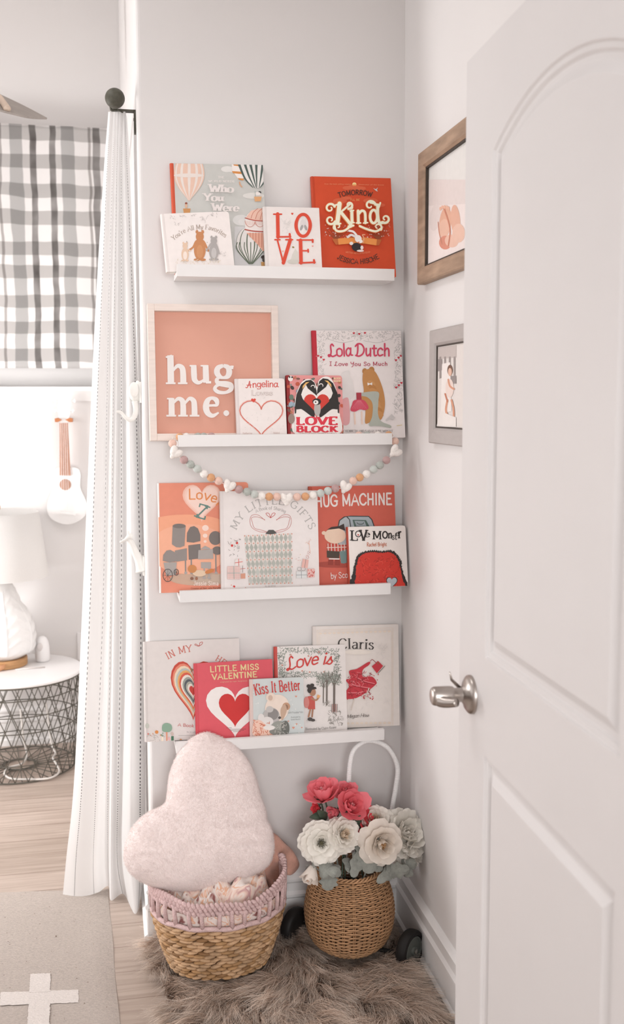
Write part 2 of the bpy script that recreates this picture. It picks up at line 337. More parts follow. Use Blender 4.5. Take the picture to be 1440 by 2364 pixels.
class Art:
    """flat printing on a cover, at positions measured on the cover itself"""
    def __init__(s, mb, w, h, frame, Mw, y0=-.0003, mats=None):
        s.mb = mb; s.w = w; s.h = h; s.fr = frame; s.y = y0; s.mats = mats; s.clip = (0.0006, w-.0006, .0006, h-.0006)
        Mi = np.array(Mw.inverted()); s.R = Mi[:3, :3]; s.c = s.R @ CAMP+Mi[:3, 3]
    def loc(s, p):
        """where on the cover a measured point lies, in metres"""
        ox, oy, k = s.fr; d = s.R @ ray(ox+p[0]/k, oy+p[1]/k); t = -s.c[1]/d[1]; q = s.c+d*t; return (q[0], q[2])
    def mi(s, c):
        m = ink(c)
        if m not in s.mats: s.mats.append(m)
        return s.mats.index(m)
    def emit(s, P, mi):
        x0, x1, z0, z1 = s.clip
        for ax, lim, sg in ((0, x0, 1), (0, x1, -1), (1, z0, 1), (1, z1, -1)):
            Q = []; n = len(P)
            for i in range(n):
                a = P[i]; b = P[(i+1) % n]; ia = (a[ax]-lim)*sg >= 0; ib = (b[ax]-lim)*sg >= 0
                if ia: Q.append(a)
                if ia != ib:
                    t = (lim-a[ax])/(b[ax]-a[ax]); Q.append((a[0]+(b[0]-a[0])*t, a[1]+(b[1]-a[1])*t))
            P = Q
            if len(P) < 3: return
        ar = sum(P[i][0]*P[(i+1) % len(P)][1]-P[(i+1) % len(P)][0]*P[i][1] for i in range(len(P)))
        if ar < 0: P = P[::-1]
        s.k = (getattr(s, 'k', 0)+1) % 7; s.mb.add([(x, s.y-s.k*.000007, z) for x, z in P], [tuple(range(len(P)))], mi)
    def up(s): s.y -= .00006
    def poly(s, pts, c, curve=False):
        if curve: pts = cat_rom(pts, 6, True)
        q = [s.loc(p) for p in pts]; mi = s.mi(c)
        for t in tessellate_polygon([[Vector((a, b, 0)) for a, b in q]]): s.emit([q[i] for i in t], mi)
        s.up()
    def ell(s, cx, cy, rx, ry, c, rot=0, n=28, a0=0, a1=360):
        k = math.radians(rot); P = []
        for i in range(n+1 if a1-a0 < 360 else n):
            a = math.radians(a0+(a1-a0)*i/n); x, y = rx*math.cos(a), ry*math.sin(a); P.append((cx+x*math.cos(k)-y*math.sin(k), cy+x*math.sin(k)+y*math.cos(k)))
        s.poly(P, c)
    def ring(s, cx, cy, rx, ry, w, c, a0=0, a1=360, rot=0):
        k = math.radians(rot); P = []
        for i in range(33):
            a = math.radians(a0+(a1-a0)*i/32); x, y = rx*math.cos(a), ry*math.sin(a); P.append((cx+x*math.cos(k)-y*math.sin(k), cy+x*math.sin(k)+y*math.cos(k)))
        s.line(P, w, c, False)
    def line(s, pts, w, c, curve=True, taper=None):
        mi = s.mi(c)
        for q in stroke_polys('c' if curve else 'l', [np.array(p, float) for p in pts], w, 1., 0., taper): s.emit([s.loc(p) for p in q], mi)
        s.up()
    def heart(s, cx, cy, w, h, c, rot=0):
        s.poly([tuple(np.array((cx, cy))+p) for p in heart_pts(w, h, rot)], c)
    def text(s, t, path, h, c, w=.12, contrast=1., serif=0., alt=False, gap=.08, shear=0., rot=None):
        """t set along the baseline path, cap height h, stretched to the path's length"""
        res, L = text_polys(t, w, contrast, serif, alt, gap, shear); mi = s.mi(c)
        P = [np.array(p, float) for p in (cat_rom(path, 10) if len(path) > 2 else path)]
        D = [0]
        for a, b in zip(P, P[1:]): D.append(D[-1]+np.linalg.norm(b-a))
        k = D[-1]/L
        for x, polys in res:
            d = x*k; i = max(0, min(len(P)-2, int(np.searchsorted(D, d))-1)); tt = (P[i+1]-P[i])/(np.linalg.norm(P[i+1]-P[i])+1e-9); o = P[i]+tt*(d-D[i]); nn = np.array([tt[1], -tt[0]])
            for q in polys: s.emit([s.loc(o+tt*px*k+nn*py*h) for px, py in q], mi)
        s.up()
    def scrib(s, x0, y0, x1, y1, n, w, c, seed=1, ln=20):
        """small loose pen marks inside a box"""
        rnd = random.Random(seed); mi = s.mi(c)
        for _ in range(n):
            x = rnd.uniform(x0, x1); y = rnd.uniform(y0, y1); a = rnd.uniform(0, 6.28); l = rnd.uniform(.4, 1)*ln
            p = [(x, y), (x+l*.5*math.cos(a)+rnd.uniform(-.2, .2)*l, y+l*.5*math.sin(a)+rnd.uniform(-.2, .2)*l), (x+l*math.cos(a), y+l*math.sin(a))]
            for q in stroke_polys('c', p, w, 1., 0.): s.emit([s.loc(v) for v in q], mi)
        s.up()
    def dots(s, x0, y0, x1, y1, n, r, cs, seed=1):
        rnd = random.Random(seed)
        for i in range(n): 
            rr = rnd.uniform(.6, 1.2)*r; s.ell(rnd.uniform(x0, x1), rnd.uniform(y0, y1), rr, rr*rnd.uniform(.5, 1), cs[i % len(cs)], rnd.uniform(0, 180), 10)
def heart_pts(w, h, rot=0, n=36):
    P = []
    for i in range(n):
        t = 2*math.pi*i/n; x = 16*math.sin(t)**3; y = -(13*math.cos(t)-5*math.cos(2*t)-2*math.cos(3*t)-math.cos(4*t))
        P.append((x/32*w, (y-2.5)/29*h))
    c, s = math.cos(math.radians(rot)), math.sin(math.radians(rot))
    return [np.array((x*c-y*s, x*s+y*c)) for x, y in P]

# ------------------------------------------------------------------ picture ledges and the books standing on them
m_shelf = mat('ledge_white', (.83, .81, .80), .4, noise=.01, nscale=20)
LIP = .029; FLOORT = .013
SHELF = [(-.609, 1.7989), (-.6129, 1.3825), (-.6149, .9899), (-.6303, .5974)]
SLAB = ['white picture ledge with the grey balloon book and orange book, topmost of four', 'white picture ledge with the pink framed sign and the hanging bead garland', 'white picture ledge below the bead garland, third from the top', 'white picture ledge behind the heart cushion, lowest of four']
for (x, z), lb in zip(SHELF, SLAB):
    t = thing('picture_ledge', lb, 'shelf', (x+.275, -.06, z-LIP), 'white picture ledges')
    b = MB(); b.box(x, x+.55, -.12, -.108, z-LIP, z); b.build('front_lip', m_shelf, t)
    b = MB(); b.box(x, x+.55, -.108, 0, z-LIP, z-LIP+FLOORT); b.build('ledge_board', m_shelf, t)
    b = MB(); b.box(x, x+.55, -.012, 0, z-LIP+FLOORT, z+.016); b.build('back_strip', m_shelf, t)
m_page = mat('page_block', (.80, .77, .73), .8, noise=.12, nscale=3, nsq=(1, 900, 1))
BOOKS = {}
def book(name, label, group, shelf, tl, tr, yb, yt, thick, frame, cover, spine=None, board=False, h_extra=0., hinge=.009, edge=None, art=None, roll=None, cat='book'):
    """tl, tr: measured top corners of the front cover; the foot stands on the ledge at depth yb, the head leans back to yt"""
    zf = SHELF[shelf][1]-LIP+FLOORT+.0006
    a = atY(*tl, yt); c = atY(*tr, yt); w = math.hypot(c[0]-a[0], c[2]-a[2]); rl = math.atan2(c[2]-a[2], c[0]-a[0]) if roll is None else roll
    zt = .5*(a[2]+c[2]); low = abs(math.sin(rl))*w*.5
    H = math.hypot(zt-zf-low, yt-yb); lean = math.atan2(yt-yb, zt-zf-low)
    cx = .5*(a[0]+c[0])
    # local frame: x right, z up the cover, y into the book; origin at the middle of the foot of the front cover
    R = Matrix.Rotation(-rl, 4, 'Y') ; T = Matrix.Rotation(-lean, 4, 'X')
    Mx = T @ R
    foot = Vector((cx, yb, zf+low)) 
    org = foot - (Mx @ Vector((w/2, 0, 0)))
    t = thing(name, label, cat, (0, 0, 0), group); t.matrix_world = Matrix.Translation(org) @ Mx
    mats = [ink(cover), ink(spine or cover), ink(edge or cover)]
    b = MB(); bt = .0022; rc = .008 if board else .0015
    def outline(x0):
        P = [(x0, 0)]
        for ccx, ccz, a0 in ((w-rc, rc, -90), (w-rc, H-rc, 0)):
            for k in range(6): q = math.radians(a0+90*k/5); P.append((ccx+rc*math.cos(q), ccz+rc*math.sin(q)))
        return P+[(x0, H)]
    for y0, y1 in ((0, bt), (thick-bt, thick)):
        b.prism(outline(hinge), lambda p, k: (p[0], y0+(y1-y0)*k, p[1]), 0)
    # rounded spine and its hinge groove
    S = [(hinge-.0016, .0002), (.003, .0), (.0008, .0016), (0, thick*.3), (-.0006, thick*.5), (0, thick*.7), (.0008, thick-.0016), (.003, thick), (hinge-.0016, thick-.0002), (hinge-.0016, thick-.0016), (.0022, thick-.0024), (.0022, .0024), (hinge-.0016, .0016)]
    b.prism([(p[0], p[1]) for p in S], lambda p, k: (p[0], p[1], H*k), 1)
    for y0 in (.0007, thick-.0021): b.box(hinge-.002, hinge+.001, y0, y0+.0014, 0.0004, H-.0004, 1)
    ar = Art(b, w, H, frame, Matrix.Translation(org) @ Mx, mats=mats)
    if art: art(ar, w, H)
    b.build('cover', mats, t, rel=False)
    b = MB(); ins = .0008 if board else .003
    b.box(.0024, w-ins, bt, thick-bt, ins, H-ins); b.build('pages', m_page, t, rel=False)
    t['wh'] = (w, H)
    BOOKS[label] = (t, w, H)
    return t
# ------------------------------------------------------------------ the covers
FA = (360, 350, 4.8); FB = (590, 380, 4.114); FC = (530, 740, 3.4286); FD = (340, 990, 4.5); FE = (640, 990, 4.5); FF = (310, 1430, 4.2353); FG = (560, 1430, 3.7895)
def balloon(A, cx, ty, rx, by, base, stripe, n=5, sw=.5):
    """a hot-air balloon envelope with meridian stripes from ty down to by"""
    h = by-ty
    def prof(t): return rx*(math.sin(math.pi*min(1, .12+t*.9)**.85)**.75 if t < .62 else 0)
    def rad(t): return rx*math.sqrt(max(0, 1-((t-.42)/.46)**2))**.9 if t < .5 else rx*max(.06, math.cos((t-.42)*math.pi*.86))**1.0
    ts = [i/18 for i in range(19)]
    A.poly([(cx+rad(t)*.98, ty+h*t) for t in ts]+[(cx-rad(t)*.98, ty+h*t) for t in ts[::-1]], base)
    for k in range(n):
        a0 = -1+2*(k+.5-sw/2)/n; a1 = -1+2*(k+.5+sw/2)/n; s0, s1 = math.sin(a0*math.pi/2), math.sin(a1*math.pi/2)
        A.poly([(cx+rad(t)*s0, ty+h*t) for t in ts]+[(cx+rad(t)*s1, ty+h*t) for t in ts[::-1]], stripe)
def art_balloons(A, w, h):
    A.ell(790, 195, 70, 34, 'd6d4d1'); A.ell(850, 210, 60, 20, 'd6d4d1'); A.ell(1080, 490, 120, 34, 'cfcdc9'); A.ell(940, 760, 90, 60, 'cdccca'); A.ell(1040, 780, 130, 50, 'd2d0ce')
    A.poly([(870, 830), (1230, 830), (1230, 1400), (870, 1400)], 'c9c8c8')
    balloon(A, 367, 40, 170, 545, 'dcd2cc', 'd9b9a8', 6, .62); A.ell(362, 265, 166, 22, 'dcd2cc')
    A.poly([(300, 632), (382, 632), (374, 690), (308, 690)], 'bf8a58'); A.ell(334, 575, 14, 12, '8a4a38'); A.ell(334, 605, 14, 22, 'cda98f')
    A.poly([(835, 140), (1000, 140), (975, 290), (940, 318), (905, 300), (850, 220)], 'e2dbd7')
    for y, hh, x0, x1 in ((150, 14, 850, 920), (232, 20, 840, 965), (306, 16, 905, 972)): A.poly([(x0, y-hh*.7), (x1, y-hh*.3), (x1-6, y+hh), (x0+14, y+hh*.5)], 'c9874b')
    A.line([(925, 340), (932, 370), (950, 392)], 14, 'c79a7c')
    A.poly([(915, 140), (1230, 140), (1220, 300), (1150, 405), (1100, 405), (1000, 320)], 'd9d6d3')
    for a, c_, d in (((920, 145), (985, 300), (1072, 400)), ((985, 145), (1035, 290), (1092, 402)), ((1046, 148), (1080, 290), (1108, 402)), ((1110, 148), (1112, 280), (1116, 402)), ((1180, 150), (1160, 290), (1140, 402)), ((1222, 280), (1190, 350), (1150, 402))):
        A.line([a, c_, d], 28, '4c5a55', True, lambda t: 1-.8*t)
    A.poly([(1085, 502), (1170, 500), (1160, 552), (1095, 556)], 'cf9f72'); A.ell(1148, 455, 17, 14, '3c3c3c'); A.ell(1125, 470, 32, 20, 'ded8d4'); A.line([(1095, 440), (1100, 500)], 5, '8c9a94')
    balloon(A, 1048, 850, 165, 1250, 'd9d5d2', '5d6656', 6, .16)
    for k in range(7): A.line([(1048+150*math.sin((-1+2*k/6)*1.45), 1010), (1048+158*math.sin((-1+2*k/6)*1.3), 1090), (1048+20*(-1+2*k/6), 1245)], 9, '5d6656')
    A.poly([(990, 740), (1010, 700), (1060, 655), (1130, 635), (1230, 628), (1230, 1110), (1180, 1105), (1120, 1030), (1000, 905), (985, 850), (980, 780)], 'ded6d2')
    A.poly([(1005, 720), (1050, 660), (1130, 635), (1230, 628), (1230, 770), (1100, 765), (995, 742)], 'd9b3a3')
    for x in (1050, 1100, 1150, 1195): A.line([(x, 735+(x-1000)*.15), (x+25, 680), (x+75, 635)], 6, 'b5705f')
    A.poly([(1000, 905), (1230, 905), (1230, 1110), (1180, 1105), (1120, 1030)], 'd3a08c')
    for x in range(1040, 1230, 32): A.line([(x, 905), (x, 905+(x-990)*.9)], 6, 'b5705f', False)
    A.line([(985, 740), (1080, 765), (1230, 778)], 9, 'a8443a'); A.line([(985, 868), (1080, 886), (1230, 893)], 12, 'a8443a')
    for x in (1040, 1150): A.ring(x, 770, 55, 68, 5, 'b5705f', 0, 180); 
    for x in range(1000, 1200, 16): A.line([(x, 775), (x, 820)], 3, 'c58d7c', False)
    A.ell(1190, 1175, 30, 22, '3a302c'); A.ell(1195, 1205, 22, 24, '4b4440'); A.poly([(1160, 1228), (1230, 1228), (1225, 1300), (1168, 1300)], 'b98b56')
    A.text('THE', [(686, 305), (752, 305)], 26, 'dcd6d3', .16); A.text('WORLD NEEDS', [(578, 345), (865, 350)], 24, 'dcd6d3', .16)
    A.text('Who', [(590, 452), (855, 460)], 84, 'd8d1ce', .24, .3, .2, gap=.04); A.text('You', [(528, 552), (745, 556)], 82, 'd8d1ce', .24, .3, .2, gap=.04); A.text('Were', [(620, 660), (915, 670)], 82, 'd8d1ce', .24, .3, .2, gap=.04)
book('picture_book', 'tall sage grey picture book with striped hot-air balloons on its cover', 'books on the top ledge', 0, (397.5, 376.7), (612, 381), -.046, -.0145, .012, FA, 'bcbcb8', 'c1543c', art=art_balloons)

def art_bears(A, w, h):
    for x, y, r in ((185, 735, 26), (300, 712, 26), (240, 800, 24), (410, 705, 24), (520, 745, 46), (640, 700, 40)): A.scrib(x-r, y-r*.4, x+r, y+r*.4, 8, 3.5, 'b9b2b0', int(x), r)
    A.text("You're All My Favorites", [(195, 985), (330, 895), (480, 862), (640, 880), (765, 955)], 52, '9b8a7e', .12, .4, .12)
    def critter(x, y, s, body, belly, arms):
        A.line(arms, 20*s, body); A.ell(x, y, 62*s, 110*s, body); A.ell(x, y-140*s, 42*s, 52*s, body); A.ell(x-30*s, y-190*s, 15*s, 20*s, body); A.ell(x+30*s, y-190*s, 15*s, 20*s, body)
        A.ell(x, y+20*s, 34*s, 70*s, belly); A.ell(x-32*s, y+104*s, 32*s, 14*s, body); A.ell(x+32*s, y+104*s, 32*s, 14*s, body)
    critter(485, 1090, 1.05, 'b98058', 'c08a62', [(360, 1095), (410, 1060), (450, 990), (520, 990), (560, 1060), (580, 1100)])
    critter(322, 1140, .66, 'd3b8a2', 'e0d2c8', [(290, 1150), (330, 1090), (385, 1100)])
    critter(640, 1110, .84, 'a29d9b', 'b7b3b1', [(560, 1100), (610, 1020), (660, 1020), (700, 1130)])
    A.scrib(215, 1205, 700, 1240, 40, 4, 'd0c5b4', 4, 30); A.scrib(710, 1110, 780, 1160, 14, 3, 'bab4b2', 7, 22); A.ell(340, 1000, 5, 5, '9a938f'); A.ell(566, 1010, 5, 5, '9a938f')
book('board_book', 'small white board book with three bears holding hands, overhanging the top ledge', 'books on the top ledge', 0, (380, 494), (537.5, 487.5), -.084, -.058, .018, FA, 'dfd8d5', 'd8d1ce', board=True, art=art_bears)

def art_love(A, w, h):
    c = 'cb4a37'
    A.scrib(255, 530, 335, 640, 30, 5, 'd0cbc8', 3, 30); A.ell(435, 590, 34, 80, 'dcd7d4'); A.ell(440, 500, 12, 26, 'd3cecc', 12); A.ell(470, 510, 10, 24, 'd3cecc', -12); A.ell(450, 560, 30, 40, 'cfcac8'); A.ell(435, 600, 12, 28, '9c9a99', 20); A.ell(475, 600, 12, 28, '9c9a99', -20); A.heart(347, 470, 22, 24, c)
    A.poly([(330, 930), (345, 860), (375, 800), (400, 830), (405, 940)], 'c9c5bd'); A.ell(355, 922, 56, 22, 'c4c0b8')
    A.line([(208, 470), (212, 690)], 34, c, False); A.line([(170, 472), (245, 472)], 14, c, False); A.line([(200, 688), (330, 686)], 16, c, False); A.line([(322, 660), (326, 690)], 20, c, False)
    A.ring(450, 578, 66, 104, 30, c); A.ring(450, 578, 76, 100, 16, c)
    A.line([(205, 715), (262, 935)], 16, c, False); A.line([(328, 715), (262, 935)], 34, c, False); A.line([(182, 715), (230, 715)], 14, c, False); A.line([(285, 715), (350, 715)], 14, c, False); A.poly([(243, 900), (285, 900), (272, 942), (256, 942)], c)
    A.line([(425, 720), (430, 935)], 34, c, False); A.line([(392, 718), (545, 718)], 14, c, False); A.line([(538, 715), (541, 738)], 18, c, False); A.line([(430, 820), (500, 820)], 14, c, False); A.line([(496, 808), (498, 832)], 16, c, False); A.line([(415, 936), (562, 930)], 16, c, False); A.line([(552, 908), (556, 935)], 20, c, False)
    A.heart(258, 826, 14, 14, 'd98d7c'); A.heart(540, 778, 16, 16, 'd58d82'); A.ell(355, 787, 11, 8, '8a7a4c', 20)
book('picture_book', 'small white book with big red slab letters LOVE, in front of the balloon book', 'books on the top ledge', 0, (608, 477), (738, 480), -.082, -.050, .014, FB, 'dcd5d2', 'd2cbc8', art=art_love)

def swirl(A, cx, cy, r0, a0, a1, w0, w1, c, cw=1, n=26):
    """an inward curl from angle a0 to a1"""
    P = []
    for i in range(n):
        t = i/(n-1); a = math.radians(a0+(a1-a0)*t); r = r0*(1-.72*t); P.append((cx+r*math.cos(a), cy+r*math.sin(a)))
    A.line(P, w0, c, True, lambda t: 1+(w1/w0-1)*t)
def art_kind(A, w, h):
    for x, y, rx, ry in ((740, 372, 60, 18), (800, 345, 66, 26), (870, 222, 46, 18), (930, 215, 60, 24), (1000, 226, 46, 18), (1090, 345, 70, 26), (1170, 385, 60, 18), (860, 320, 50, 16)): A.ell(x, y, rx, ry, 'cb5f40')
    A.ell(936, 190, 20, 20, 'e6c98f', 0, 20, 180, 360); A.poly([(912, 190), (960, 190), (950, 204), (922, 204)], 'd98f57')
    A.text('from the best selling creator', [(652, 190), (905, 193)], 11, 'd98c66', .14); A.text('illustrator of the brave', [(975, 195), (1215, 200)], 11, 'd98c66', .14)
    A.poly([(1115, 225), (1140, 235), (1160, 218), (1150, 240), (1160, 258), (1140, 250)], 'c3c2c0')
    A.text('TOMORROW', [(792, 318), (860, 300), (950, 292), (1030, 298), (1100, 312)], 54, '4a3028', .17, gap=.1)
    A.text("I'LL BE", [(898, 346), (988, 346)], 20, 'd9955c', .16)
    for s in (1, -1):
        bx = 765 if s > 0 else 1160
        for q in range(9): 
            a = -math.pi/2+(q-4)*.33; A.line([(bx, 720), (bx+40*math.cos(a), 690+20*math.sin(a)), (bx+110*math.cos(a), 660+75*math.sin(a))], 9, '8c4a30', True, lambda t: 1-.7*t)
        A.dots(bx-110, 570, bx+110, 700, 34, 6, ['d7b5ac', 'c9a096'], 3 if s > 0 else 8)
    A.poly([(775, 710), (880, 700), (1040, 700), (1145, 716), (1140, 775), (1030, 758), (890, 758), (780, 768)], 'd98b4a'); A.poly([(720, 712), (776, 712), (776, 768), (755, 768)], 'b05f33'); A.poly([(1145, 716), (1190, 720), (1165, 775), (1142, 774)], 'b05f33')
    for c, k in (('d9773f', 1.5), ('efe3cb', 1.0)):
        A.line([(790, 380), (780, 470), (768, 565)], 40*k, c); A.line([(735, 400), (790, 385)], 16*k, c); A.line([(740, 572), (800, 570)], 16*k, c)
        A.line([(792, 470), (850, 420), (890, 385)], 18*k, c); A.line([(800, 460), (840, 510), (880, 560), (900, 590), (880, 600)], 30*k, c)
        swirl(A, 700, 425, 46, -20, -400, 22*k, 12*k, c); swirl(A, 704, 535, 46, 20, 400, 22*k, 12*k, c); swirl(A, 880, 395, 36, 100, -250, 24*k, 12*k, c)
        A.line([(905, 450), (908, 560)], 28*k, c); A.line([(890, 452), (922, 446)], 14*k, c); A.line([(888, 562), (928, 562)], 14*k, c); A.ell(906, 420, 12*k, 14*k, c)
        A.line([(965, 450), (968, 565)], 26*k, c); A.line([(970, 480), (1000, 450), (1030, 470), (1034, 565)], 24*k, c); A.line([(948, 565), (990, 565)], 13*k, c); A.line([(1016, 566), (1056, 562)], 13*k, c)
        A.ring(1112, 505, 34, 62, 24*k, c); A.line([(1152, 395), (1150, 480), (1164, 560), (1200, 560)], 28*k, c); swirl(A, 1078, 400, 50, -10, -330, 24*k, 12*k, c); A.line([(1080, 372), (1130, 385), (1152, 420)], 20*k, c); A.line([(1175, 375), (1160, 420)], 16*k, c)
        swirl(A, 1222, 525, 42, 120, -240, 24*k, 12*k, c)
        A.line([(740, 590), (760, 640), (830, 640), (890, 600), (920, 590)], 20*k, c); swirl(A, 770, 600, 38, 150, 430, 20*k, 10*k, c); A.line([(980, 595), (1050, 625), (1130, 645), (1180, 620)], 20*k, c); swirl(A, 1150, 605, 40, 40, -240, 20*k, 10*k, c)
    A.line([(955, 690), (920, 650), (880, 640)], 20, 'dfdad7'); A.line([(945, 700), (900, 680), (866, 700)], 22, 'd3cecb'); A.ell(965, 715, 32, 34, 'dfdad7'); A.ell(985, 740, 22, 18, 'e6e1de'); A.ell(950, 795, 46, 40, '2e2a2b', 20); A.ell(900, 760, 18, 16, 'd8d3d0'); A.ell(985, 830, 34, 10, 'ddd0cb'); A.line([(1010, 755), (1018, 710), (1005, 680), (1028, 678)], 9, 'd8a07d'); A.ell(1000, 800, 14, 20, 'ddd0cb'); A.ell(970, 748, 8, 6, 'd9806a')
    A.text('WRITTEN AND ILLUSTRATED BY', [(845, 850), (960, 862), (1080, 850)], 16, 'd98c66', .12)
    A.text('JESSICA HISCHE', [(762, 905), (850, 945), (965, 958), (1080, 942), (1168, 902)], 52, '4a3028', .15, gap=.1)
book('picture_book', 'tall bright orange book with swirly cream lettering on the top ledge', 'books on the top ledge', 0, (720.5, 407), (905, 411.5), -.060, -.0165, .014, FB, 'c4492a', 'b84327', art=art_kind)

def art_dance(A, w, h):
    A.text('Angelina', [(125, 538), (245, 530), (385, 530)], 58, 'c44f47', .11, alt=True, gap=-.02)
    A.text('Loves', [(172, 600), (340, 600)], 54, 'b6a7a3', .2); A.text('Loves', [(172, 600), (340, 600)], 54, 'ddd5d2', .09)
    P = [np.array((250, 775))+p for p in heart_pts(345, 285)]; A.line([*P, P[0]], 12, 'd8aba1', False); P = [np.array((250, 775))+p for p in heart_pts(338, 278)]; A.line([*P, P[0]], 6, 'bf5a4c', False)
    A.heart(188, 634, 38, 34, 'c9483c'); A.scrib(100, 480, 430, 880, 40, 3, 'cdc6c3', 5, 12)
    A.text('Katharine', [(104, 900), (178, 900)], 16, 'b9a19a', .12); A.text('Holabird', [(345, 897), (395, 897)], 16, 'b9a19a', .12)
book('board_book', 'small white board book with thin red heart outline, leaning on the pink sign', 'books on the second ledge', 1, (543, 874.5), (658, 873.5), -.086, -.060, .016, FC, 'ddd5d2', 'd3cac8', board=True, art=art_dance)

def art_penguins(A, w, h):
    A.dots(455, 430, 900, 900, 90, 15, ['5c6a5e', 'b04a3c', '3b3634', 'b5765a', '8c8a86', 'b2543f', '8a9aa6', '6f4f45'], 11)
    A.poly([(515, 900), (512, 700), (520, 600), (560, 500), (610, 465), (660, 480), (690, 530), (700, 480), (740, 448), (790, 455), (830, 520), (855, 620), (862, 720), (862, 900)], 'ddd7d3', True)
    for s in (1, -1):
        f = lambda x, y: (x if s > 0 else 1374-x, y-(0 if s > 0 else 12))
        A.poly([f(512, 900), f(512, 690), f(525, 590), f(560, 510), f(600, 478), f(640, 472), f(668, 495), f(684, 560), f(688, 600), f(665, 580), f(615, 540), f(600, 510), f(575, 550), f(562, 590), f(575, 625), f(640, 690), f(665, 720), f(668, 765), f(640, 758), f(590, 720), f(545, 690), f(525, 705), f(520, 780), f(522, 900)], '2b2725')
        A.ring(*f(655, 530), 15, 15, 6, 'ddd7d3', 200, 380)
        A.poly([f(572, 545), f(598, 512), f(612, 500), f(628, 488), f(600, 492), f(575, 520)], 'd6a862')
    A.heart(684, 680, 200, 190, 'bf3a30')
    for s in (1, -1):
        f = lambda x, y: (x if s > 0 else 1374-x, y)
        A.poly([f(520, 700), f(530, 620), f(560, 590), f(580, 630), f(640, 690), f(668, 725), f(664, 768), f(630, 750), f(570, 705)], '2b2725', True)
    A.ell(690, 700, 26, 60, 'a9a39f'); A.ell(685, 645, 34, 26, '2b2725'); A.ell(678, 650, 20, 18, 'ddd7d3'); A.ell(676, 648, 6, 6, '2b2725')
    A.poly([(512, 740), (560, 720), (640, 770), (740, 770), (820, 720), (868, 740), (868, 910), (512, 910)], 'ddd7d3')
    A.text('LOVE', [(528, 826), (848, 826)], 60, 'c93443', .27, .6, .16, gap=.14); A.text('BLOCK', [(528, 884), (845, 884)], 46, 'c93443', .29, .6, .16, gap=.14)
    A.text('CHRISTOPHER FRANCESCHELLI', [(545, 898), (840, 898)], 9, 'a8746a', .15)
    A.text('BLOCK', [(818, 468), (874, 468)], 14, 'e6d4a8', .2); A.text('BOOK', [(818, 489), (874, 489)], 14, 'e6d4a8', .2)
    A.ell(478, 462, 20, 22, 'ddd7d3'); A.ell(470, 450, 7, 7, '2b2725'); A.ell(490, 452, 7, 7, '2b2725'); A.ell(485, 610, 18, 22, '5f6f62'); A.ell(480, 665, 16, 22, '8fa0ad', 30); A.ell(485, 780, 26, 40, '8c7a70')
book('board_book', 'small chunky pink board book with two black and white penguins around a red heart', 'books on the second ledge', 1, (659.5, 866), (788.5, 867), -.082, -.060, .024, FC, 'd68f8d', '8e2f31', board=True, art=art_penguins)

def art_border(A, w, h):
    A.scrib(700, 85, 1360, 150, 150, 3.2, 'b3aeac', 2, 26); A.scrib(700, 150, 750, 440, 70, 3.2, 'b9b4b2', 3, 24); A.scrib(1300, 150, 1368, 740, 150, 3.2, 'b3aeac', 4, 26); A.line([(760, 140), (880, 175), (980, 160)], 3, 'b0aaa8'); A.line([(1060, 160), (1180, 175), (1300, 130)], 3, 'b0aaa8')
    for x, y in ((982, 102), (1025, 108), (1070, 100), (700, 282), (722, 292), (744, 312), (1355, 282), (1336, 296), (1315, 316), (1358, 496), (1338, 514), (1316, 532)): A.heart(x, y, 19, 19, 'b93240')
    A.text('Lola', [(778, 294), (970, 286)], 112, 'c2405a', .13, alt=True, gap=0.); A.text('Dutch', [(985, 290), (1270, 288)], 112, 'c2405a', .13, alt=True, gap=.02)
    A.text('I Love You So Much', [(790, 360), (1010, 362), (1248, 360)], 36, 'a83a50', .13, alt=True, gap=.12)
    A.poly([(870, 470), (900, 410), (945, 400), (950, 440), (975, 500), (980, 600), (900, 640), (860, 560)], 'd2cdcb', True)
    A.ell(1068, 402, 20, 24, 'a87646'); A.ell(1122, 392, 22, 26, 'a87646')
    A.poly([(1050, 470), (1060, 405), (1110, 384), (1160, 420), (1210, 540), (1228, 660), (1210, 760), (1185, 790), (1150, 780), (1100, 810), (1070, 808), (1072, 700), (1040, 620), (1060, 560)], 'b4814e', True)
    for q in range(9): A.ell(1120+q*8, 500+q*30, 34, 22, ['bb8a58', 'ad7845', 'b98552'][q % 3], 30)
    A.poly([(1088, 492), (1108, 500), (1126, 490), (1126, 514), (1108, 506), (1090, 516)], 'ddd7d2')
    A.poly([(1035, 575), (1170, 565), (1175, 640), (1172, 740), (1200, 800), (1270, 830), (1270, 850), (1200, 838), (1150, 835), (1100, 830), (1125, 760), (1128, 660), (1090, 610), (1040, 596)], 'a4a89e', True)
    A.poly([(880, 640), (930, 610), (945, 660), (950, 760), (940, 820), (895, 820), (885, 720)], 'cf9a9c', True)
    A.poly([(1000, 572), (1040, 572), (1042, 628), (1002, 628)], '9c3440'); A.poly([(985, 632), (1060, 632), (1098, 690), (1070, 710), (1030, 705), (990, 722), (955, 712), (965, 670)], 'c0475a', True); [A.line([(1022+q*3, 635), (1022+q*14, 705-abs(q)*2)], 3, 'cf6f7e', False) for q in range(-4, 5)]
    A.line([(985, 730), (990, 820)], 12, 'd9bfb0', False); A.line([(1042, 725), (1046, 818)], 12, 'd9bfb0', False)
    A.poly([(1230, 790), (1280, 742), (1308, 770), (1290, 790), (1270, 780), (1240, 800)], 'bdb8b6')
    A.text('BY KENNETH AND SARAH JANE WRIGHT', [(880, 884), (1290, 884)], 18, '6b6663', .12, .5, .1); A.line([(1320, 834), (1360, 828)], 5, 'cdbb8e', False)
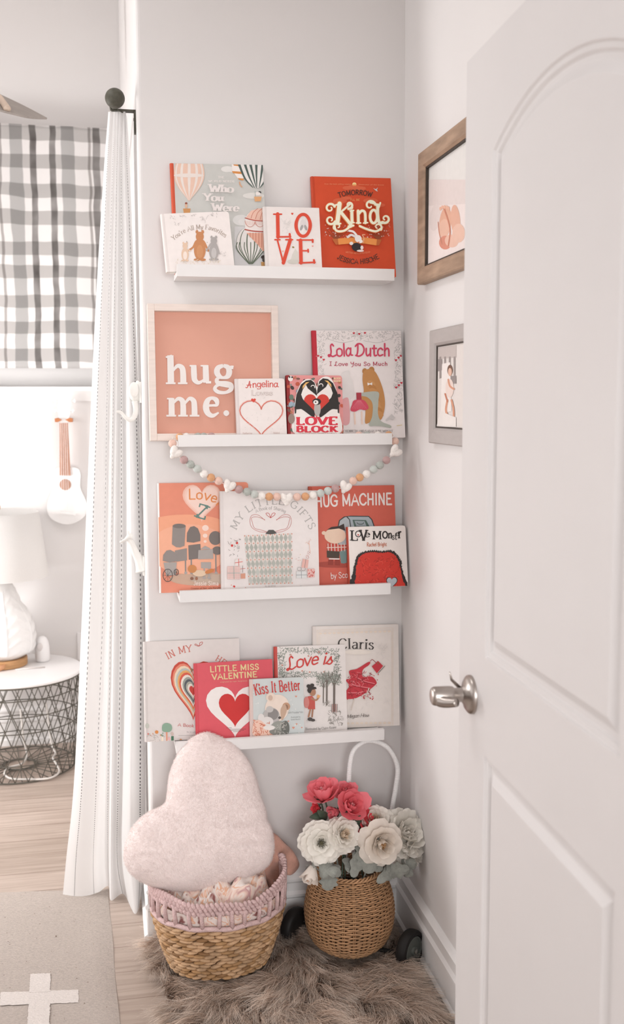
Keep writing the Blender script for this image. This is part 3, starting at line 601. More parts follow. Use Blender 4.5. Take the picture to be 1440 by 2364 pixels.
book('picture_book', 'large white book with red spine and pink script title on the second ledge', 'books on the second ledge', 1, (721, 763), (927, 763.5), -.056, -.0145, .012, FC, 'dcd5d3', 'b32d3a', hinge=.0125, art=art_border)

def art_robots(A, w, h):
    A.ell(560, 1560, 330, 70, 'b89a86'); A.ell(640, 1560, 200, 50, 'b5a191'); A.ell(400, 1000, 420, 110, 'dd9a7b'); A.ell(430, 1250, 420, 260, 'dfa387')
    A.heart(565, 775, 400, 390, 'dcb0a0'); A.heart(568, 770, 370, 360, 'e0bdb0'); A.heart(570, 765, 330, 320, 'e2c6bb')
    for x, y, r in ((603, 1030, 34), (600, 1110, 24), (600, 1170, 16)): A.ell(x, y, r, r*.9, 'e3c9bd')
    A.text('Love,', [(428, 738), (560, 738), (640, 755), (738, 790)], 118, 'd08148', .12, gap=.06); A.text('Z', [(505, 915), (600, 940)], 140, '5d7b73', .11, .9, .2)
    d, m, l, k = '6e6662', '857d79', '9c9591', '4a4340'
    for x in (395, 455, 710): A.line([(x, 1310), (x+2, 1490)], 14, m, False); A.ell(x+4, 1496, 16, 14, l)
    A.poly([(285, 1265), (410, 1240), (412, 1365), (300, 1380)], m); A.poly([(425, 1210), (550, 1195), (560, 1345), (430, 1360)], d)
    A.poly([(262, 1010), (398, 1010), (385, 1215), (340, 1232), (300, 1230), (255, 1200)], m); A.ell(330, 1010, 68, 24, d)
    A.poly([(408, 1175), (412, 1080), (445, 1020), (485, 1010), (525, 1035), (550, 1100), (550, 1165), (480, 1182)], d)
    A.ell(705, 1135, 66, 72, d); A.ell(725, 1265, 52, 44, d)
    A.poly([(160, 1370), (165, 1310), (200, 1265), (240, 1258), (290, 1285), (305, 1350), (300, 1378), (230, 1388)], m); A.poly([(168, 1390), (305, 1385), (295, 1520), (195, 1528)], l)
    A.poly([(530, 1260), (680, 1250), (685, 1350), (525, 1355)], l); A.poly([(550, 1250), (600, 1215), (650, 1240), (650, 1252)], l); A.poly([(555, 1385), (660, 1385), (660, 1450), (558, 1448)], l)
    for x in (590, 640): A.line([(x, 1450), (x, 1540)], 12, l, False); A.ell(x, 1548, 18, 12, l)
    for cx, cy, r in ((212, 1522, 54), (300, 1490, 26)):
        A.ring(cx, cy, r*.9, r*1.2, 7, k)
        for q in range(8): A.line([(cx, cy), (cx+r*.9*math.cos(q*.785), cy+r*1.2*math.sin(q*.785))], 3, k, False)
    A.ell(540, 1500, 70, 34, 'cdb49a'); A.ell(465, 1455, 46, 42, 'b97b48'); A.ell(645, 1480, 50, 20, 'b9733f', -20); A.ell(462, 1555, 18, 16, '7d5540'); A.ell(510, 1555, 14, 18, '8d5f45')
    A.text('Jessie Sima', [(480, 1628), (738, 1630)], 50, 'e0d2cb', .12, gap=.1); A.text('Creator of Not Quite Narwhal', [(452, 1668), (770, 1660)], 20, '8d5845', .14)
book('picture_book', 'salmon orange book with grey boxy shapes below a cloudy heart, on the third ledge', 'books on the third ledge', 2, (362, 1115.5), (571, 1113), -.058, -.0145, .012, FD, 'd2836b', 'd9d2ce', board=True, hinge=.004, art=art_robots)

def art_gifts(A, w, h):
    g = 'a9a5a3'
    A.text('MY LITTLE GIFTS', [(925, 1052), (985, 945), (1080, 850), (1200, 800), (1360, 785), (1500, 818), (1590, 900), (1650, 985), (1688, 1052)], 76, g, .11, .75, .12, gap=.14)
    A.text('A Book of Sharing', [(1130, 872), (1200, 845), (1290, 838), (1370, 850), (1432, 875)], 34, '8f8a88', .11, .5, .1)
    for s in (1, -1):
        f = lambda x, y: (1280+s*(x-1280), y)
        A.line([f(1280, 925), f(1245, 900), f(1232, 878), f(1262, 880), f(1280, 925)], 5, 'b0413a'); 
        for dd in (0, 22): A.line([f(1220, 950-dd*.3), f(1150, 895+dd), f(1085, 900+dd), f(1065+dd, 960), f(1090+dd, 1030), f(1170, 1070-dd), f(1260, 1075)], 4, 'b0605a')
    A.poly([(1225, 1090), (1260, 1050), (1310, 1050), (1345, 1085), (1285, 1098)], '4c4a48')
    P = lambda u, v: (1003+u*497+v*45*(1-2*u)*1.0, 1108-u*22+v*515)
    A.poly([P(0, 0), P(1, 0), (1502, 1608), (1052, 1618)], 'd4ccc6')
    Q = lambda u, v: (1003+49*v+u*((1502-1003)-49*v), 1108-22*u+v*(1618-1108)-v*u*(-12+22-20))
    n, m = 11, 6
    for j in range(m):
        for i in range(n):
            u, v = (i+.5)/n, (j+.5)/m; A.poly([Q(u, v-.5/m), Q(u+.46/n, v), Q(u, v+.5/m), Q(u-.46/n, v)], 'a2a59e' if (i*3+j) % 5 else 'b0b2ac')
    for j in range(m+1):
        for i in range(n+1): A.ell(*Q(min(.99, max(.01, i/n)), min(.99, max(.01, j/m))), 6, 6, 'c47a63', 0, 8)
    for (x, y) in ((875, 1213), (926, 1186)): A.ell(x, y, 12, 13, 'c0342f')
    A.scrib(825, 1135, 980, 1320, 26, 3, '77726f', 9, 26); A.ell(942, 1238, 14, 14, 'b5b0ae')
    A.poly([(828, 1430), (955, 1428), (955, 1558), (828, 1560)], 'd6c5c0')
    for q in range(9): A.line([(828+q*16, 1430), (828+q*16, 1558)], 2.5, 'c9918a', False); A.line([(828, 1432+q*16), (955, 1432+q*16)], 2.5, 'c9918a', False)
    A.line([(893, 1430), (895, 1558)], 5, '7d938e', False); A.line([(828, 1498), (955, 1496)], 4, '7d938e', False); A.poly([(905, 1360), (978, 1348), (985, 1415), (908, 1424)], 'd5cdc9'); A.line([(942, 1352), (945, 1420)], 6, 'c04a40', False); A.line([(905, 1392), (982, 1380)], 6, 'c04a40', False); A.poly([(965, 1505), (1012, 1500), (1012, 1555), (965, 1556)], 'c08a74'); A.line([(985, 1420), (985, 1490)], 4, '6b6664', False); A.line([(960, 1455), (1010, 1450)], 4, 'b0413a', False)
    A.poly([(1540, 1480), (1645, 1478), (1645, 1550), (1540, 1552)], 'c6c7c6'); A.line([(1590, 1478), (1592, 1552)], 4, '6e7577', False); A.line([(1540, 1518), (1645, 1516)], 4, '6e7577', False); A.ring(1570, 1455, 20, 18, 3, '6e7577'); A.ring(1612, 1455, 22, 18, 3, '6e7577')
    A.poly([(1652, 1455), (1725, 1450), (1730, 1540), (1655, 1545)], 'd3aba5'); A.dots(1655, 1458, 1728, 1540, 34, 5, ['b8423b'], 6); A.poly([(1605, 1350), (1665, 1362), (1655, 1448), (1590, 1440)], 'd0a59d'); A.line([(1635, 1355), (1622, 1445)], 4, '6e6a68', False); A.scrib(1640, 1280, 1680, 1340, 10, 3, 'b0605a', 3, 24); A.line([(1668, 1165), (1680, 1280)], 4, 'd2a08a', False); A.scrib(1645, 1150, 1690, 1190, 6, 3, 'd2a08a', 8, 24)
    A.dots(1530, 1300, 1580, 1420, 6, 4, ['d1b06a', '9a9a98', 'c98478'], 2)
    A.ell(895, 1636, 12, 10, 'c0342f', 30); A.ell(866, 1622, 6, 5, 'c98478'); A.ell(1012, 1650, 5, 6, 'b0605a'); A.ell(1584, 1634, 7, 7, '5d7b84'); A.text('by Jo Witek', [(1215, 1642), (1325, 1638)], 18, '9a9593', .12)
book('picture_book', 'large white book with a grey diamond-patterned gift box, on the third ledge', 'books on the third ledge', 2, (504.5, 1134), (730, 1132), -.084, -.046, .016, FD, 'd9d3d1', 'd3cdcb', art=art_gifts)

def art_machine(A, w, h):
    A.text('HUG MACHINE', [(398, 822), (640, 812), (880, 802), (1190, 796)], 138, 'ddd5d1', .17, gap=.1)
    A.ell(620, 1410, 240, 34, 'a1473b')
    A.poly([(628, 1010), (640, 950), (690, 912), (760, 902), (950, 905), (985, 940), (1010, 1010), (1010, 1260), (628, 1260)], '3a3c3a'); A.poly([(638, 1010), (650, 955), (695, 922), (715, 915), (745, 945), (755, 1010), (755, 1250), (638, 1250)], 'a5abae'); A.poly([(765, 1010), (755, 945), (730, 912), (945, 914), (975, 945), (998, 1010), (998, 1250), (765, 1250)], '9aa3a8')
    A.poly([(780, 945), (920, 948), (960, 1020), (800, 1020)], '4c5f57'); A.poly([(800, 955), (905, 958), (925, 1010), (820, 1010)], '8f989c'); A.ring(862, 975, 34, 16, 7, '3f4a47', 0, 180)
    A.poly([(640, 1245), (720, 1240), (720, 1390), (690, 1400), (660, 1395)], '6c8583')
    A.ell(600, 1110, 112, 82, 'dcc3ae'); A.ell(482, 1082, 22, 20, 'dcc3ae'); A.poly([(515, 1050), (560, 1020), (640, 1010), (690, 985), (705, 1060), (640, 1035)], '3b302c')
    A.poly([(515, 1195), (560, 1190), (640, 1205), (720, 1205), (720, 1250), (640, 1275), (515, 1265)], 'b5483d')
    for x in range(525, 720, 34): A.line([(x, 1195), (x+4, 1268)], 9, 'd6c2b8', False)
    A.line([(515, 1235), (720, 1228)], 9, 'd6c2b8', False)
    A.poly([(512, 1265), (645, 1275), (640, 1345), (515, 1338)], '463c33'); A.poly([(530, 1355), (580, 1355), (578, 1415), (526, 1412)], '8c3a30'); A.poly([(598, 1358), (648, 1358), (650, 1418), (598, 1415)], '8c3a30'); A.line([(538, 1350), (640, 1352)], 12, 'ddd5d1', False)
    A.text('by Scott', [(555, 1562), (780, 1545)], 70, 'ddd5d1', .12, gap=.1)
book('picture_book', 'coral red book with white capital title and a grey mailbox on the third ledge', 'books on the third ledge', 2, (711, 1123), (909, 1120), -.058, -.0155, .013, FE, 'c25e4e', 'b4523f', art=art_machine)

def art_shaggy(A, w, h):
    k = '2f2a28'
    A.text('L', [(762, 1160), (835, 1160)], 105, k, .16, .5, .18); A.ring(840, 1092, 28, 30, 9, k); A.heart(840, 1104, 18, 18, 'b0342c'); A.text('V', [(862, 1162), (930, 1162)], 112, k, .2, .45, .18); A.text('e', [(908, 1132), (962, 1132)], 80, k, .16, .5)
    A.text('M', [(992, 1148), (1080, 1148)], 86, k, .16, .5, .16); A.ring(1118, 1102, 24, 34, 14, k); A.text('n', [(1150, 1138), (1192, 1138)], 88, k, .17, .5, .14); A.text('st', [(1190, 1158), (1240, 1158)], 84, k, .15, .5); A.text('e', [(1228, 1118), (1262, 1118)], 64, k, .18, .5); A.text('r', [(1255, 1138), (1290, 1138)], 115, k, .16, .5, .14)
    A.text('Rachel Bright', [(930, 1222), (1135, 1218)], 40, 'b5623f', .17, .6, .1, gap=.1)
    def shag(pts, c, amp, seed):
        rnd = random.Random(seed); P = cat_rom(pts, 9); Q = []
        for i, p in enumerate(P): Q.append((p[0]+rnd.uniform(-amp, amp), p[1]+(amp if i % 2 else -amp)))
        A.poly(Q+[(pts[-1][0], 1700), (pts[0][0], 1700)], c)
    shag([(735, 1660), (775, 1520), (800, 1400), (835, 1310), (900, 1275), (1000, 1262), (1080, 1270), (1180, 1262), (1250, 1310), (1285, 1380), (1305, 1480), (1360, 1650)], k, 7, 3)
    shag([(790, 1660), (812, 1540), (822, 1420), (855, 1330), (920, 1290), (1000, 1282), (1080, 1288), (1170, 1284), (1225, 1320), (1262, 1390), (1285, 1490), (1330, 1650)], 'c0362b', 6, 5)
    A.scrib(840, 1320, 1260, 1640, 80, 4, '8f2a22', 4, 34); A.scrib(860, 1340, 1240, 1600, 40, 4, 'd2503f', 9, 34)
    A.heart(1188, 1600, 120, 120, k); A.heart(1188, 1598, 104, 104, 'a9b0b6')
book('board_book', 'small white board book with a shaggy red shape, overhanging the third ledge', 'books on the third ledge', 2, (800.5, 1216.5), (935.5, 1213), -.086, -.056, .020, FE, 'ded7d2', 'b5503f', board=True, hinge=.003, art=art_shaggy)

def art_layers(A, w, h):
    A.text('IN MY', [(330, 392), (440, 340), (565, 315)], 70, 'b9665a', .12, .7, .12, gap=.12); A.text('HEART', [(790, 400), (850, 440), (980, 560)], 60, 'b9665a', .12, .7, .12)
    A.line([(625, 262), (592, 250), (600, 240), (632, 258), (640, 230), (664, 220), (662, 240), (632, 262)], 5, 'b0483c')
    cols = ['b6402f', 'd07b63', 'd9c5ab', 'aab0ab', 'cf9a5c', 'c5523f', 'd9d0c6', '8f938a', '4c5156', '9fa093', 'd9cfc6', 'b9372c']
    for i, c in enumerate(cols): k = 1-i*.075; A.heart(575, 700, 440*k, 585*k, c)
    A.poly([(545, 470), (580, 490), (555, 520)], '8a6a50')
    A.text('A Book of Feelings', [(425, 1045), (520, 1052), (840, 1070)], 34, 'b5605a', .12, gap=.1); A.text('by jo witek', [(512, 1105), (620, 1108)], 14, '9a9593', .12); A.line([(432, 1135), (600, 1134)], 4, 'a5a09e', False)
    A.dots(430, 1150, 640, 1210, 16, 9, ['b55a43', '8fa38f', 'c98a5c', '4f5a55'], 7)
    A.ell(125, 1040, 20, 26, 'b3b4ab'); A.poly([(270, 1060), (280, 1025), (320, 1012), (360, 1030), (368, 1070), (345, 1098), (300, 1100), (275, 1090)], '7d9a86', True); A.poly([(308, 1100), (324, 1100), (324, 1205), (312, 1205)], 'c98a70'); A.poly([(360, 1140), (384, 1140), (384, 1210), (360, 1210)], '3f6b52'); A.ell(370, 1118, 14, 18, 'b9a79f'); A.ell(340, 1165, 12, 18, 'd2a5a5'); A.ell(218, 1100, 17, 17, 'c98042'); A.poly([(255, 1120), (285, 1130), (283, 1145), (262, 1135)], '6f8f78')
    A.dots(130, 1100, 300, 1140, 10, 6, ['c98042', 'b9493c', '7d9a86', 'c9a3a0'], 5); A.scrib(120, 1130, 290, 1215, 20, 4, 'a9a5a0', 2, 50); A.poly([(222, 1215), (232, 1185), (240, 1215)], 'c98042'); A.poly([(262, 1145), (285, 1145), (280, 1215), (265, 1215)], 'd9cbb9')
book('picture_book', 'large pale book with rainbow nested hearts, overhanging the left end of the lowest ledge', 'books on the lowest ledge', 3, (328.5, 1482), (550, 1473.5), -.058, -.0145, .012, FF, 'cfc8c5', 'c9c2bf', art=art_layers)

def art_heart(A, w, h):
    A.heart(985, 905, 570, 500, 'ddd7d4')
    A.heart(985, 890, 320, 330, 'bb2a28')
    for y, x0, x1 in ((1062, 900, 950), (1074, 920, 1090), (1086, 935, 1070), (1098, 965, 1040)): A.line([(x0, y), (x1, y-2)], 3, '4a4543', False)
    g = 'd2bd8d'
    A.text('LITTLE MISS', [(742, 520), (1218, 494)], 66, g, .18, gap=.14); A.text('VALENTINE', [(762, 595), (1200, 568)], 66, g, .19, gap=.14)
    A.text('originated by roger hargreaves', [(840, 618), (1105, 605)], 14, 'cf9a86', .13)
book('picture_book', 'pink-red book with a big white heart and gold capital title on the lowest ledge', 'books on the lowest ledge', 3, (448, 1532), (629.5, 1521.5), -.078, -.048, .006, FF, 'c9505a', 'c24a53', edge='d9c9c6', art=art_heart)

def art_leafy(A, w, h):
    g = ['7d837a', '8f948b', '6a6f66']
    for i, (x0, y0, x1, y1, n) in enumerate(((320, 250, 850, 300, 110), (312, 290, 370, 500, 70), (800, 290, 850, 520, 60), (330, 460, 660, 505, 80), (640, 470, 860, 560, 90))):
        A.scrib(x0, y0, x1, y1, n, 4, g[i % 3], i+3, 22); A.scrib(x0, y0, x1, y1, n//2, 4, g[(i+1) % 3], i+30, 18)
    A.dots(320, 260, 850, 480, 0, 5, ['c08a80'], 3)
    for x, y in ((420, 310), (575, 320), (665, 285), (585, 460), (520, 450), (712, 458), (345, 400)): A.ell(x, y, 8, 7, 'c08a7c')
    A.text('Love is', [(385, 460), (440, 440), (560, 412), (660, 400), (780, 398)], 122, 'bf3a35', .11, alt=True, gap=-.01, shear=.25)
    for x, y0, y1, ww in ((706, 560, 728, 9), (736, 520, 745, 14), (800, 540, 800, 18)):
        A.line([(x, y0), (x-2, y1)], ww, '6b625c', False)
        for q in range(4): A.line([(x, y0+40), (x+(q-1.5)*18, y0-10), (x+(q-1.5)*34, y0-60)], ww*.4, '6b625c')
        A.scrib(x-50, y0-60, x+50, y0+30, 46, 4, '8a8f86', int(x), 22)
    for q in range(7): A.line([(778+q*8, 740), (776+q*8, 812)], 4, 'a05a52' if q % 2 else '6b625c', False)
    A.scrib(750, 790, 875, 920, 60, 3.5, '8a857f', 5, 24); A.ell(600, 885, 46, 8, 'c5bfbb'); A.scrib(700, 715, 770, 760, 26, 3, '9a958f', 6, 18)
    A.line([(575, 850), (590, 790)], 14, 'a5795f', False); A.line([(605, 850), (612, 780)], 14, '9c7159', False); A.ell(588, 872, 22, 16, '4b4542'); A.ell(612, 880, 20, 12, '4b4542')
    A.poly([(568, 672), (605, 668), (630, 700), (632, 785), (570, 785), (566, 720)], 'b9544b'); A.ell(556, 725, 24, 50, 'c98079'); A.line([(600, 690), (640, 705), (665, 678)], 14, 'a5795f'); A.ell(610, 635, 28, 34, 'a5795f'); A.poly([(562, 620), (570, 595), (600, 582), (640, 592), (645, 606), (605, 615), (590, 645), (572, 640)], '38322f'); A.ell(575, 583, 18, 16, '38322f'); A.ell(606, 574, 18, 14, '38322f'); A.poly([(652, 655), (680, 668), (660, 688), (645, 682)], 'd6a06c')
    A.text('Illustrated by Claire Keane', [(545, 968), (690, 962), (818, 950)], 22, '6b6663', .12, .5, .1)
book('picture_book', 'white book with leafy border and a child with backpack, on the lowest ledge', 'books on the lowest ledge', 3, (629.5, 1493.5), (794, 1487.5), -.070, -.030, .011, FG, 'd8d2cf', 'bb4c45', art=art_leafy)

def art_kiss(A, w, h):
    A.dots(70, 560, 540, 1010, 26, 6, ['d6d5d2'], 4)
    A.ell(300, 775, 105, 120, 'd8c9bd', 20); A.ell(245, 680, 42, 40, 'd5c4b7'); A.ell(242, 685, 20, 24, 'bfa596'); A.ell(380, 760, 34, 34, 'b08a70'); A.ell(378, 765, 18, 22, '8a6a55'); A.poly([(330, 790), (365, 740), (385, 790), (365, 850), (340, 880)], 'b59a86', True)
    A.ell(250, 850, 74, 80, 'a9a5a3'); A.ell(265, 830, 46, 50, '817d7b', 30); A.ell(235, 785, 32, 28, 'b3afac'); A.ell(160, 860, 28, 38, 'd0cbc8'); A.ell(215, 890, 52, 40, 'cfcac7')
    A.poly([(100, 1020), (95, 900), (150, 880), (230, 940), (330, 960), (300, 1020)], 'd9b5a5', True); A.scrib(95, 890, 280, 1020, 50, 5, 'bd6a50', 5, 26); A.ell(330, 950, 80, 60, '8b8d86', 20); A.ell(372, 950, 36, 66, '63645f'); A.ell(300, 990, 70, 26, '7a7a74', 10); A.scrib(270, 900, 400, 1015, 30, 4, 'b7b3ae', 6, 22); A.ell(322, 858, 13, 11, '4a4543'); A.ell(230, 945, 50, 22, 'd5d0cc')
    A.text('Kiss It Better', [(112, 664), (220, 642), (340, 632), (505, 616)], 98, 'b8302c', .16, .45, .13, gap=.1)
    for x, y, z in ((100, 885, 20), (465, 674, 18), (98, 605, 10), (442, 948, 22), (398, 890, 14), (515, 945, 14), (470, 915, 16)): A.heart(x, y, z, z, 'c98a76')
    A.text('Smriti Prasadam Halls', [(392, 822), (525, 816)], 16, '8d9191', .12, .6, .08); A.text('illustrated by', [(420, 860), (503, 856)], 13, '8d9191', .12); A.text('Sarah Massini', [(420, 882), (503, 876)], 15, '8d9191', .12)
book('board_book', 'small pale blue board book with two cuddling bears, foremost on the lowest ledge', 'books on the lowest ledge', 3, (574, 1569), (698.5, 1563.5), -.097, -.078, .010, FG, 'bec3c2', 'cdb9b3', board=True, art=art_kiss)

def art_gown(A, w, h):
    g = 'd6c8ba'
    x0, y0, x1, y1 = 650, 95, 1315, 935
    for d, ww in ((0, 4), (12, 3), (24, 2.5)): A.line([(x0+d, y0+d), (x1-d*.6, y0-22+d), (x1-d*.6, y1-8-d), (x0+d, y1-d), (x0+d, y0+d)], ww, g, False)
    for i in range(16): A.ell(x0+30+i*40, y0+28-i*1.3, 14, 9, 'dccfc2'); A.ell(x0+30+i*40, y1-24-i*.5, 14, 9, 'd8cabc')
    A.scrib(1170, 220, 1260, 340, 30, 2.5, 'cfc9c5', 3, 40); A.scrib(900, 560, 1260, 800, 30, 2, 'd0cac7', 8, 60)
    A.ell(1000, 285, 120, 22, 'dcd4cc')
    A.text('Claris', [(838, 262), (980, 256), (1145, 262)], 92, '3a3533', .12, .25, .12, gap=.07)
    r, dk = 'b93640', '8e2830'
    A.poly([(930, 450), (1000, 430), (1090, 375), (1115, 375), (1100, 400), (1050, 440), (1050, 500), (1130, 500), (1170, 550), (1150, 580), (1100, 620), (1060, 650), (980, 690), (900, 690), (895, 640), (930, 580), (900, 530), (940, 510)], r, True)
    for a in ([(1000, 510), (1070, 540), (1150, 560)], [(960, 570), (1050, 590), (1110, 600)], [(920, 640), (1000, 640), (1060, 630)]): A.line(a, 8, 'd2737a'); A.line([(x, y+10) for x, y in a], 5, dk)
    A.scrib(920, 460, 1120, 680, 60, 4, dk, 6, 34); A.scrib(920, 460, 1120, 680, 30, 4, 'd47c80', 7, 34); A.dots(890, 640, 1160, 700, 18, 6, [r], 4); A.dots(1120, 470, 1190, 620, 8, 5, [r], 9)
    A.poly([(1125, 410), (1180, 362), (1225, 405), (1170, 470)], r); A.line([(1112, 365), (1130, 350), (1165, 380)], 5, dk); A.ell(1180, 382, 8, 8, '8a5a3c'); A.line([(1180, 470), (1240, 405)], 5, '6b6360', False)
    A.line([(975, 690), (945, 790)], 9, 'c9bfb6', False); A.line([(1100, 600), (1065, 700)], 9, 'c9bfb6', False)
    A.text('Megan Hess', [(905, 865), (1000, 856), (1100, 850)], 34, '6b6360', .1, alt=True, gap=-.04, shear=.35)
book('picture_book', 'large cream book with gold border and red ruffled gown on the lowest ledge', 'books on the lowest ledge', 3, (717.5, 1446.5), (915, 1441), -.050, -.0125, .010, FG, 'd9d2cd', 'd5cdc8', art=art_gown)
# ------------------------------------------------------------------ pink framed sign, bead garland
FS = (330, 680, 4.3636)
zf = SHELF[1][1]-LIP+FLOORT+.0006
tl, tr = atY(339.5, 701.5, -.036), atY(641.5, 704, -.036); sw = math.hypot(tr[0]-tl[0], tr[2]-tl[2]); yb, yt = -.062, -.036
hh = math.hypot((tl[2]+tr[2])/2-zf, yt-yb); lean = math.atan2(yt-yb, (tl[2]+tr[2])/2-zf)
Mx = Matrix.Translation((tl[0], yb, zf)) @ Matrix.Rotation(-lean, 4, 'X')
t = thing('framed_sign', 'square pink sign with raised white letters in a whitewashed frame, second ledge', 'sign', (0, 0, 0)); t.matrix_world = Mx
m_white_wood = mat('whitewashed_wood', rgb('ddd0c8', 1.18), .6, noise=.05, nscale=14, nsq=(1, 1, 9), bump=.08)
m_pink = mat('pink_board', rgb('cf9a88', 1.2), .6, noise=.015, nscale=6)
m_letter = mat('letter_white', rgb('d9d3d0', 1.25), .5, noise=.01, nscale=30)
b = MB(); fw_, dp = .0178, .033
for x0, x1, z0, z1 in ((0, fw_, 0, hh), (sw-fw_, sw, 0, hh), (fw_, sw-fw_, 0, fw_), (fw_, sw-fw_, hh-fw_, hh)): b.box(x0, x1, 0, dp, z0, z1)
o = b.build('frame', m_white_wood, t, rel=False); bv = o.modifiers.new('edge', 'BEVEL'); bv.width = .001; bv.segments = 2
b = MB(); b.box(fw_-.002, sw-fw_+.002, .020, .026, fw_-.002, hh-fw_+.002); b.build('panel', m_pink, t, rel=False)
A = Art(MB(), sw, hh, FS, Mx @ Matrix.Translation((0, .019, 0)), mats=[])
def letter(strokes, closed=()):
    """raised letter from pen strokes (points with widths), measured on the sign"""
    mb = MB()
    for pts in strokes:
        curve = len(pts) > 2 and pts[0] != 'l'
        if pts[0] == 'l': pts = pts[1:]
        P3 = [np.array(p, float) for p in pts]; P = cat_rom(P3, 7) if curve else P3
        n = len(P); L = []; R = []
        for i in range(n):
            tt = P[min(i+1, n-1)][:2]-P[max(i-1, 0)][:2]; tt = tt/(np.linalg.norm(tt)+1e-9); nn = np.array([-tt[1], tt[0]])*P[i][2]*.56
            L.append(A.loc(P[i][:2]+nn)); R.append(A.loc(P[i][:2]-nn))
        for i in range(n-1):
            q = [L[i], L[i+1], R[i+1], R[i]]; A.n = getattr(A, 'n', 0)+1; d = .0075+.00002*(A.n % 9)
            f = [(x, .020-d, z) for x, z in q]+[(x, .0205, z) for x, z in q]
            mb.add(f, [(0, 1, 2, 3), (7, 6, 5, 4), (0, 4, 5, 1), (2, 6, 7, 3), (1, 5, 6, 2), (3, 7, 4, 0)])
    o = mb.build('raised_letter', m_letter, t, rel=False); return o
S = lambda x0, x1, y, w=16: ['l', (x0, y, w), (x1, y, w)]
letter([['l', (274, 615, 56), (280, 900, 58)], ['l', (228, 634, 14), (290, 622, 26)], S(228, 326, 896), [(300, 770, 20), (345, 722, 34), (390, 740, 48), (402, 800, 52), (404, 895, 54)], S(350, 446, 896)])
letter([['l', (508, 715, 50), (512, 820, 52)], S(468, 530, 720, 14), [(512, 800, 52), (518, 860, 48), (555, 890, 34), (600, 870, 22), (622, 840, 16)], ['l', (628, 715, 52), (634, 890, 54)], S(578, 650, 720, 14), S(630, 684, 886, 22)])
letter([[(806, 718, 30), (755, 740, 46), (742, 785, 52), (765, 825, 44), (806, 840, 26), (850, 825, 46), (866, 780, 52), (850, 735, 44), (806, 718, 30)], [(850, 750, 20), (880, 735, 28), (908, 738, 34)], [(770, 830, 26), (740, 862, 34), (760, 895, 44), (830, 905, 56), (880, 920, 52), (880, 960, 40), (830, 988, 28), (760, 985, 34), (722, 955, 34), (740, 920, 28), (800, 900, 30)]])
letter([['l', (285, 1045, 52), (288, 1225, 54)], S(240, 300, 1050, 14), S(234, 332, 1222), [(300, 1100, 18), (350, 1052, 32), (392, 1070, 46), (402, 1120, 50), (404, 1222, 52)], S(352, 450, 1222), [(420, 1100, 18), (465, 1050, 32), (505, 1070, 46), (515, 1120, 50), (518, 1222, 52)], S(468, 566, 1222)])
letter([[(640, 1120, 24), (700, 1118, 22), (742, 1112, 30), (735, 1065, 44), (690, 1045, 30), (648, 1070, 46), (632, 1135, 56), (650, 1195, 50), (700, 1222, 36), (760, 1190, 14)]])
b = MB(); c = A.loc((836, 1196)); b.add([(c[0]+.0074*math.cos(a*math.pi/12), y, c[1]+.0074*math.sin(a*math.pi/12)) for y in (.0125, .0205) for a in range(24)], [tuple(range(24))]+[(i, (i+1) % 24, 24+(i+1) % 24, 24+i) for i in range(24)]); b.build('raised_letter', m_letter, t, rel=False)

# garland of felt balls and hearts, swagged from the two ends of the second ledge
t = thing('bead_garland', 'swag of pastel felt balls and white hearts hanging below the second ledge', 'garland', tuple(atY(660, 1146, -.132)))
def felt(k, h): return mat('felt_'+k, rgb(h, 1.22), .95, noise=.06, nscale=160, bump=.35, bscale=420, sheen=.3)
FELT = dict(p=felt('blush', 'd8b7a9'), o=felt('clay', 'cc9a72'), m=felt('mauve', 'b09290'), s=felt('sage', 'a6aaa4'), g=felt('pale_sage', 'b9bdb8'), w=felt('white', 'e0dad5'))
gx = lambda L, ox: [(ox+x/4.5, 990+y/4.5, k) for x, y, k in L]
seq = gx([(262, 152, 'p'), (285, 255, 'H'), (380, 322, 'm'), (448, 370, 's'), (518, 415, 'g'), (590, 467, 'w'), (662, 507, 'o'), (740, 540, 'p'), (845, 602, 'H'), (950, 630, 'm'), (1033, 655, 's'), (1110, 680, 'g'), (1187, 697, 'w'), (1265, 705, 'o'), (1345, 705, 'p')], 340)+gx([(95, 735, 'H'), (205, 708, 'p'), (290, 703, 'o'), (370, 690, 'w'), (448, 670, 'g'), (525, 645, 'g'), (602, 620, 'm'), (702, 612, 'H'), (787, 540, 'p'), (855, 505, 'o'), (925, 470, 'w'), (1000, 422, 'g'), (1065, 378, 's'), (1133, 325, 'm'), (1220, 240, 'H'), (1222, 130, 'p')], 640)
pts = []
for i, (x, y, k) in enumerate(seq):
    Y = -.134; 
    if i in (0, len(seq)-1): Y = -.108
    p = atY(x, y, Y); pts.append(p)
    if k == 'H':
        a, c = seq[i-1], seq[(i+1) % len(seq)]; ang = {1: 40, 8: 24, 15: 0, 22: -24, 29: -50}.get(i, 0)
        mb = MB(); R = Matrix.Rotation(math.radians(-ang if i > 15 else ang), 3, 'Y')
        for s in (-1, 1): mb.ell(p+np.array(R @ Vector((s*.0050, 0, .003))), (.0096, .0092, .0150), 14, 10, 0, R @ Matrix.Rotation(s*math.radians(30), 3, 'Y'))
        mb.ell(p+np.array(R @ Vector((0, 0, -.0065))), (.0068, .0075, .0095), 12, 8, 0, R)
        mb.build('heart_bead', FELT['w'], t, smooth=True)
    else:
        MB().ell(p, (.0105, .0105, .0105), 16, 12).build('bead', FELT[k], t, smooth=True)
rest = [(415, 1001.5, 'o'), (430, 1001.5, 'w'), (457, 1001.5, 's'), (470, 1001.5, 's'), (488, 1001.5, 'm'), (828, 996, 'p'), (847, 995, 's'), (872, 994.5, 'w'), (897, 994, 'o')]
